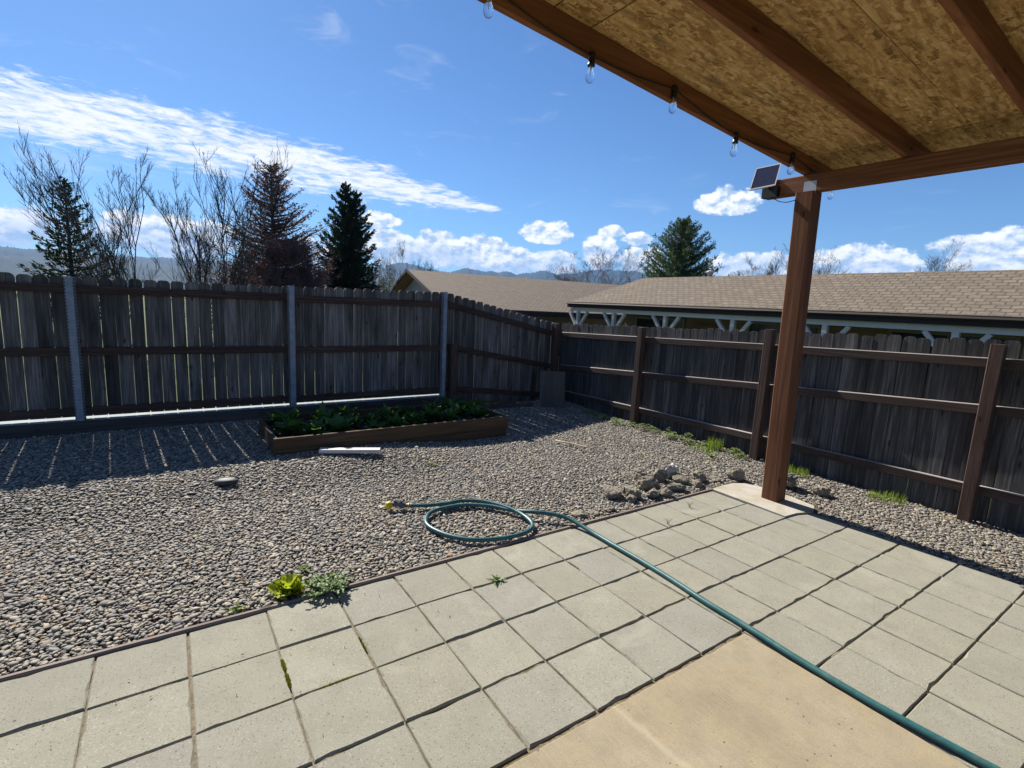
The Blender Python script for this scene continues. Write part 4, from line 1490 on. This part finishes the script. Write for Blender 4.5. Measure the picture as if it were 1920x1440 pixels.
MB().box(12.0, 12.9, Yn, Yf - .4, -.85, ZE - .01, Matrix.Translation(o_)).build('wall', 'tan_siding', hb_)


def opening(y0, y1, z0, z1, name, mat):
    w_ = MB().box(11.955, 11.985, y0, y1, z0, z1, Matrix.Translation(o_)).build(name, mat, hb_)
    fr = MB()
    for a in ((y0 - .06, y0, z0 - .06, z1 + .06), (y1, y1 + .06, z0 - .06, z1 + .06), (y0, y1, z0 - .06, z0), (y0, y1, z1, z1 + .06), ((y0 + y1) / 2 - .02, (y0 + y1) / 2 + .02, z0, z1)):
        fr.box(11.93, 11.99, *a, Matrix.Translation(o_))
    fr.build('frame', 'window_frame', w_)


opening(9.2, 10.9, -.80, 1.40, 'sliding_door', 'dark_glass')
opening(5.6, 7.2, .2, 1.45, 'window', 'dark_glass')
opening(2.4, 4.2, .2, 1.45, 'window', 'dark_glass')
MB().box(11.94, 11.99, 8.0, 8.85, -.85, 1.35, Matrix.Translation(o_)).build('door', 'door_brown', hb_)
MB().lathe(Vector((11.55, 8.22, ZR - .06)) + o_, [(.055, 0), (.055, .15), (.085, .155), (.085, .19), (.04, .21)], 10).build('roof_vent', 'vent_paint', hb_, True)
tag(hb_, 'single storey house with tan shingle hip roof and white braced porch posts', 'house')

ra = math.radians(-9.2)
ha = empty('gable_house', (8.11, 18.67, -.95), ra)
# local frame: x along the ridge, y to the back, z from the local ground; ridge starts at the gable over the origin
zr_, ze_, run, ln_ = 2.77 + .95, 1.47 + .95, 5.2, 15.0
roof_plane('roof', [(-.45, -run, ze_), (ln_, -run, ze_), (ln_, 0, zr_), (-.45, 0, zr_)], ha, .05)
roof_plane('roof', [(ln_, run, ze_), (-.45, run, ze_), (-.45, .001, zr_), (ln_, .001, zr_)], ha, .05)
MB().add([(0, -run + .5, 0), (0, run - .5, 0), (0, run - .5, ze_ - .02), (0, 0, zr_ - .12), (0, -run + .5, ze_ - .02), (.2, -run + .5, 0), (.2, run - .5, 0), (.2, run - .5, ze_ - .02), (.2, 0, zr_ - .12), (.2, -run + .5, ze_ - .02)],
         [(0, 4, 3, 2, 1), (5, 6, 7, 8, 9), (0, 1, 6, 5), (1, 2, 7, 6), (2, 3, 8, 7), (3, 4, 9, 8), (4, 0, 5, 9)]).build('gable_wall', 'pink_siding', ha)
MB().box(.2, ln_ - .2, -run + .5, -run + .7, 0, ze_ - .02).build('wall', 'tan_siding', ha)
for s in (-1, 1):
    MB().bar((-.475, s * run, ze_ - .03), (-.475, s * .03, zr_ - .03), .045, .12).build('rake_board', 'brown_fascia', ha)
    MB().bar((-.22, s * (run - .1), ze_ - .08), (-.22, s * .05, zr_ - .085), .44, .02).build('soffit', 'soffit_wood', ha)
MB().bar((-.45, -run - .02, ze_ - .10), (ln_, -run - .02, ze_ - .10), .04, .15).build('fascia', 'brown_fascia', ha)
for x_ in (3.2, 8.0, 11.5):
    w_ = MB().box(x_, x_ + 1.4, -run + .46, -run + .49, .9, 2.05).build('window', 'dark_glass', ha)
    fr = MB()
    for a in ((x_ - .06, x_, .84, 2.11), (x_ + 1.4, x_ + 1.46, .84, 2.11), (x_, x_ + 1.4, .84, .9), (x_, x_ + 1.4, 2.05, 2.11)):
        fr.box(a[0], a[1], -run + .44, -run + .495, a[2], a[3])
    fr.build('frame', 'window_frame', w_)
tag(ha, 'farther house with a long tan shingle roof and gable end behind the fence', 'house')


# ------------------------------------------------------------------ trees
def spray_quads(o, d, L_, W_, nrm_jit=1.0):
    """thin lozenge leaves: o origin, d direction arrays (n,3)"""
    n = len(o)
    d = d / np.linalg.norm(d, axis=1, keepdims=True)
    r = rng.normal(size=(n, 3))
    s = np.cross(d, r)
    s /= np.linalg.norm(s, axis=1, keepdims=True) + 1e-9
    L_ = np.asarray(L_).reshape(-1, 1)
    W_ = np.asarray(W_).reshape(-1, 1)
    V = np.stack([o, o + d * L_ * .45 + s * W_, o + d * L_, o + d * L_ * .45 - s * W_], 1).reshape(-1, 3)
    return V, np.arange(4 * n).reshape(n, 4)


def conifer(name, lab, loc, ht, rad, prof_, nb, mat, bark, rise=(.15, .5), tipup=.35, leafL=(.14, .30), leafW=.035, per=9, steps=11, dens=1.0, start=.08, leaders=((0., 0., 1.),), jitter=.3, brush=False):
    root = empty(name, loc)
    tr = MB()
    V_all, F_all, cnt = [], [], 0
    for lx, ly, lh in leaders:
        H_ = ht * lh
        tr.tube([(lx * .0, ly * .0, -.3), (lx * .5, ly * .5, H_ * .4), (lx, ly, H_ * .97)], [ht * .022, ht * .013, .02], 8)
        for k in range(nb):
            s = start + (.965 - start) * ((k + rng.random()) / nb) ** 1.2
            z = H_ * s
            Lb = rad * float(np.interp(s, prof_[0], prof_[1])) * rng.uniform(1 - jitter, 1 + jitter * .55) + .04
            a = k * 2.39996 + rng.uniform(-.5, .5)
            el = rise[0] + (rise[1] - rise[0]) * s + rng.uniform(-.15, .15)
            cx, cy = lx * s, ly * s
            tt = np.linspace(0, 1, steps)
            hx = np.cos(a) * np.cos(el) * Lb * tt
            hy = np.sin(a) * np.cos(el) * Lb * tt
            hz_ = np.sin(el) * Lb * tt + tipup * Lb * (tt ** 2 - .6 * tt) * .8
            pts_ = np.stack([cx + hx, cy + hy, z + hz_], 1)
            tr.tube([tuple(p) for p in pts_[[0, steps // 2, -1]]], [.028 * Lb + .008, .016 * Lb + .005, .004], 4, False)
            w0 = pts_[1:]
            m = max(3, int(per * dens * (.3 + .85 * Lb / rad)))
            o = np.repeat(w0, m, 0)
            tk = np.repeat(tt[1:], m)
            dirv = np.array([np.cos(a) * np.cos(el), np.sin(a) * np.cos(el), np.sin(el) + tipup * .6])
            side_ = np.array([-np.sin(a), np.cos(a), 0.])
            sg = rng.choice([-1., 1.], len(o))
            off = side_[None] * (sg * rng.random(len(o)) * .34 * Lb * (1.08 - tk))[:, None]
            o = o + off + rng.normal(size=o.shape) * .05 * (.25 + Lb * .45)
            if brush:
                d = np.array([np.cos(a) * .35, np.sin(a) * .35, .85])[None] + rng.normal(size=o.shape) * .55
            else:
                d = dirv[None] + side_[None] * (sg * .55)[:, None] + rng.normal(size=o.shape) * .38
            V, F_ = spray_quads(o, d, rng.uniform(*leafL, len(o)) * (1.1 - .55 * s), rng.uniform(.6, 1.2, len(o)) * leafW)
            V_all.append(V)
            F_all.append(F_ + cnt)
            cnt += len(V)
        # leading shoot
        o = np.stack([np.full(60, lx), np.full(60, ly), H_ * rng.uniform(.91, .985, 60)], 1)
        V, F_ = spray_quads(o, rng.normal(size=(60, 3)) * .3 + [0, 0, 1.], rng.uniform(.08, .18, 60), np.full(60, leafW * .6))
        V_all.append(V)
        F_all.append(F_ + cnt)
        cnt += len(V)
    tr.build('trunk', bark, root, True)
    put('crown', raw_mesh('crown', np.concatenate(V_all), np.concatenate(F_all), mat), root)
    return tag(root, lab, 'tree')


def bare_tree(name, lab, loc, ht, seed, bark, stems=1, spread=.5, up=.6, lev=4, kids=(4, 6), r0=.05, buds=None, group=None, stem_spread=.15, first=.2, shrink=.58, minr=.0030, nbud=3):
    r = random.Random(seed)
    root = empty(name, loc)
    tr, tw = MB(), MB()
    bo_ = []

    def grow(p, d, L_, rad, level):
        n = 4 if level < 2 else 3
        pts_, cur, dd = [p.copy()], p.copy(), d.copy()
        for i in range(n):
            dd = (dd + Vector((r.gauss(0, .15), r.gauss(0, .15), r.gauss(0, .06) + up * .10))).normalized()
            cur = cur + dd * L_ / n
            pts_.append(cur.copy())
        rs = [max(minr, rad * (1 - .62 * i / n)) for i in range(n + 1)]
        if level >= lev:
            rs[-1] = minr * .5
        (tr if level < 2 else tw).tube([tuple(q_) for q_ in pts_], rs, 6 if level == 0 else (4 if level == 1 else 3), False)
        if level >= lev - 1:
            for q_ in pts_[1:]:
                bo_.append(q_)
        if level >= lev:
            return
        for k in range(r.randint(*kids) + (2 if level == 0 else 0)):
            s = first + (1 - first) * r.random() if level == 0 else .15 + .85 * r.random()
            i = min(n - 1, int(s * n))
            q_ = pts_[i].lerp(pts_[i + 1], s * n - i)
            base = (pts_[i + 1] - pts_[i]).normalized()
            a = r.uniform(0, 6.28)
            o_x = base.orthogonal().normalized()
            o_y = base.cross(o_x)
            nd = (base * (1 - spread * .55) + (o_x * math.cos(a) + o_y * math.sin(a)) * spread * r.uniform(.7, 1.3) + Vector((0, 0, up * .35))).normalized()
            grow(q_, nd, L_ * shrink * r.uniform(.65, 1.15) * (1.15 - .45 * s), max(minr, rad * .5), level + 1)

    for k in range(stems):
        a = 6.28 * k / max(1, stems) + r.uniform(-.5, .5)
        lean = stem_spread * r.uniform(.3, 1.2) if stems > 1 else .04
        grow(Vector((math.cos(a) * .12 * (stems > 1), math.sin(a) * .12 * (stems > 1), -.3)), Vector((math.cos(a) * lean, math.sin(a) * lean, 1)).normalized(), ht * r.uniform(.42, .85) if stems > 1 else ht * .66, r0 * r.uniform(.8, 1.1), 0)
    # scale to the wanted height
    zmax = max(max(p[2] for p in tr.v), max(p[2] for p in tw.v))
    k = ht / zmax
    tr.v = [(p[0] * k, p[1] * k, p[2] * k) for p in tr.v]
    tw.v = [(p[0] * k, p[1] * k, p[2] * k) for p in tw.v]
    tr.build('trunk', bark, root, True)
    tw.build('crown', bark, root)
    if buds:
        o = np.array([tuple(q_ * k) for q_ in bo_ for _ in range(nbud)])
        o = o + rng.normal(size=o.shape) * .06
        V, F_ = spray_quads(o, rng.normal(size=o.shape) + [0, 0, .4], rng.uniform(.03, .08, len(o)), np.full(len(o), .016))
        put('buds', raw_mesh('buds', V, F_, buds), root)
    return tag(root, lab, 'tree', group)


conifer('conifer_tree', 'narrow dark green conifer with two tops behind the far fence', (6.62, 23.3, -.7), 7.3, 1.45, ([0, .12, .3, .5, .75, 1.], [.8, 1., .95, .80, .50, .04]), 130, 'needles_dark', 'bark',
        (.0, .5), .55, (.12, .27), .026, 19, 11, 1.0, .10, ((0., 0., 1.), (.42, -.25, .955)), .34)
conifer('conifer_tree', 'sparse reddish brown conifer left of the dark green one', (3.62, 22.94, -.7), 7.5, 2.6, ([0, .12, .35, .6, .8, 1.], [.9, 1., .88, .66, .40, .03]), 260, 'needles_red', 'bark',
        (-.05, .45), .5, (.09, .2), .019, 15, 11, 1.0, .07, ((0., 0., 1.),), .40)
conifer('pine_tree', 'bushy green pine rising behind the hip roof', (18.06, 14.32, -.85), 6.45, 2.65, ([0, .2, .45, .7, .88, 1.], [.95, 1., .76, .48, .24, .02]), 250, 'needles_pine', 'bark',
        (.12, .5), .5, (.11, .22), .018, 26, 10, 1.0, .10, ((0., 0., 1.),), .28, True)
bare_tree('bare_tree', 'clump of tall thin bare stems at the left behind the far fence', (1.25, 19.5, -.7), 7.6, 3, 'bark', 12, .44, .8, 3, (6, 9), .026, None, None, .085, .25, .42)
bare_tree('bare_tree', 'second clump of bare upright stems farther left behind the far fence', (-1.3, 23.5, -.7), 7.6, 4, 'bark', 8, .44, .8, 3, (6, 9), .026, None, None, .10, .25, .42)
bare_tree('bare_tree', 'red budded bare tree tangled in front of the reddish conifer', (3.75, 21.0, -.7), 4.6, 5, 'bark_red', 6, .6, .6, 3, (7, 10), .024, 'bud_red', None, .2, .1, .5, nbud=5)
bare_tree('bare_tree', 'thin bare tree standing above the gable of the farther house', (15.41, 35.48, -.9), 7.1, 6, 'bark_grey', 4, .5, .8, 4, (5, 7), .022, None, None, .18, .25, .55)
bare_tree('bare_tree', 'small faint bare tree between the green conifer and the gable', (11.82, 33.08, -.9), 5.0, 7, 'bark_grey', 4, .5, .8, 4, (5, 7), .02, None, None, .2, .25, .5)
bare_tree('bare_tree', 'wide spreading reddish bare tree between the two roofs', (20.55, 22.31, -.9), 6.1, 8, 'bark_red', 9, .6, .4, 4, (5, 7), .022, None, None, .75, .15, .55)
bare_tree('bare_tree', 'slim bare tree right of the pine above the hip roof', (30.9, 20.1, -.9), 6.3, 9, 'bark_grey', 2, .5, .8, 4, (6, 8), .022, None, None, .12, .25, .55)
bare_tree('bare_tree', 'rounded bare tree next to the roof post above the hip roof', (32.8, 19.2, -.9), 6.9, 10, 'bark_grey', 6, .55, .6, 4, (5, 7), .020, None, None, .35, .2, .55)
bare_tree('bare_tree', 'bare tree first to the right of the roof post', (33.7, 15.8, -.9), 7.4, 12, 'bark_grey', 6, .55, .6, 4, (5, 7), .020, None, None, .35, .2, .55)
bare_tree('bare_tree', 'bare tree farthest right beyond the side fence', (38.5, 11.6, -.9), 7.8, 13, 'bark_grey', 6, .55, .6, 4, (5, 7), .020, None, None, .35, .2, .55)
conifer('conifer_tree', 'green conifer at the far left beyond the far fence', (-3.6, 31.0, -.7), 7.0, 1.6, ([0, .12, .3, .5, .75, 1.], [.8, 1., .93, .72, .45, .08]), 110, 'needles_dark', 'bark',
        (.0, .5), .55, (.14, .32), .036, 9, 10, 1.0, .10, ((0., 0., 1.),), .34)


def bush(lab, loc, rad, ht, n, mat, seed):
    root = empty('bush', loc)
    d = rng.normal(size=(n, 3))
    d /= np.linalg.norm(d, axis=1, keepdims=True)
    d[:, 2] = np.abs(d[:, 2])
    lump = np.array([1 + .35 * mnoise.noise(Vector(v * 2.2) + Vector((seed, 0, 0))) for v in d])
    o = d * (rng.random((n, 1)) ** .4) * lump[:, None] * [rad, rad, ht]
    V, F_ = spray_quads(o, d + rng.normal(size=d.shape) * .7 + [0, 0, .5], rng.uniform(.08, .2, n), np.full(n, .03))
    put('crown', raw_mesh('crown', V, F_, mat), root)
    b = MB()
    for k in range(7):
        a = k * .9
        b.tube([(0, 0, -.1), (math.cos(a) * rad * .4, math.sin(a) * rad * .4, ht * .7)], [.03, .01], 5)
    b.build('trunk', 'bark', root)
    tag(root, lab, 'bush')


bush('olive brown bush low between the green conifer and the gable', (11.76, 31.9, -.9), 1.15, 4.2, 4200, 'bush_olive', 1.)
bush('reddish bush low between the two conifers behind the far fence', (5.4, 24.0, -.7), .75, 3.0, 1800, 'needles_red', 5.)
bush('brown hedge bush low at the left behind the far fence', (2.5, 22.5, -.7), 1.3, 3.0, 3600, 'bush_olive', 9.)

# ------------------------------------------------------------------ air
hm = bpy.data.materials.new('haze_air')
hm.use_nodes = True
h = NT(hm.node_tree)
h.n.clear()
pvn = h.node('ShaderNodeVolumePrincipled')
pvn.inputs['Color'].default_value = (.26, .52, 1.0, 1)
pvn.inputs['Density'].default_value = .0001
h.l.new(pvn.outputs[0], h.node('ShaderNodeOutputMaterial').inputs['Volume'])
MATS['haze_air'] = hm
hz_o = MB().box(-7500, 7500, -7500, 7500, -5., 420.).build('haze', 'haze_air')
struct(hz_o, 'stuff')
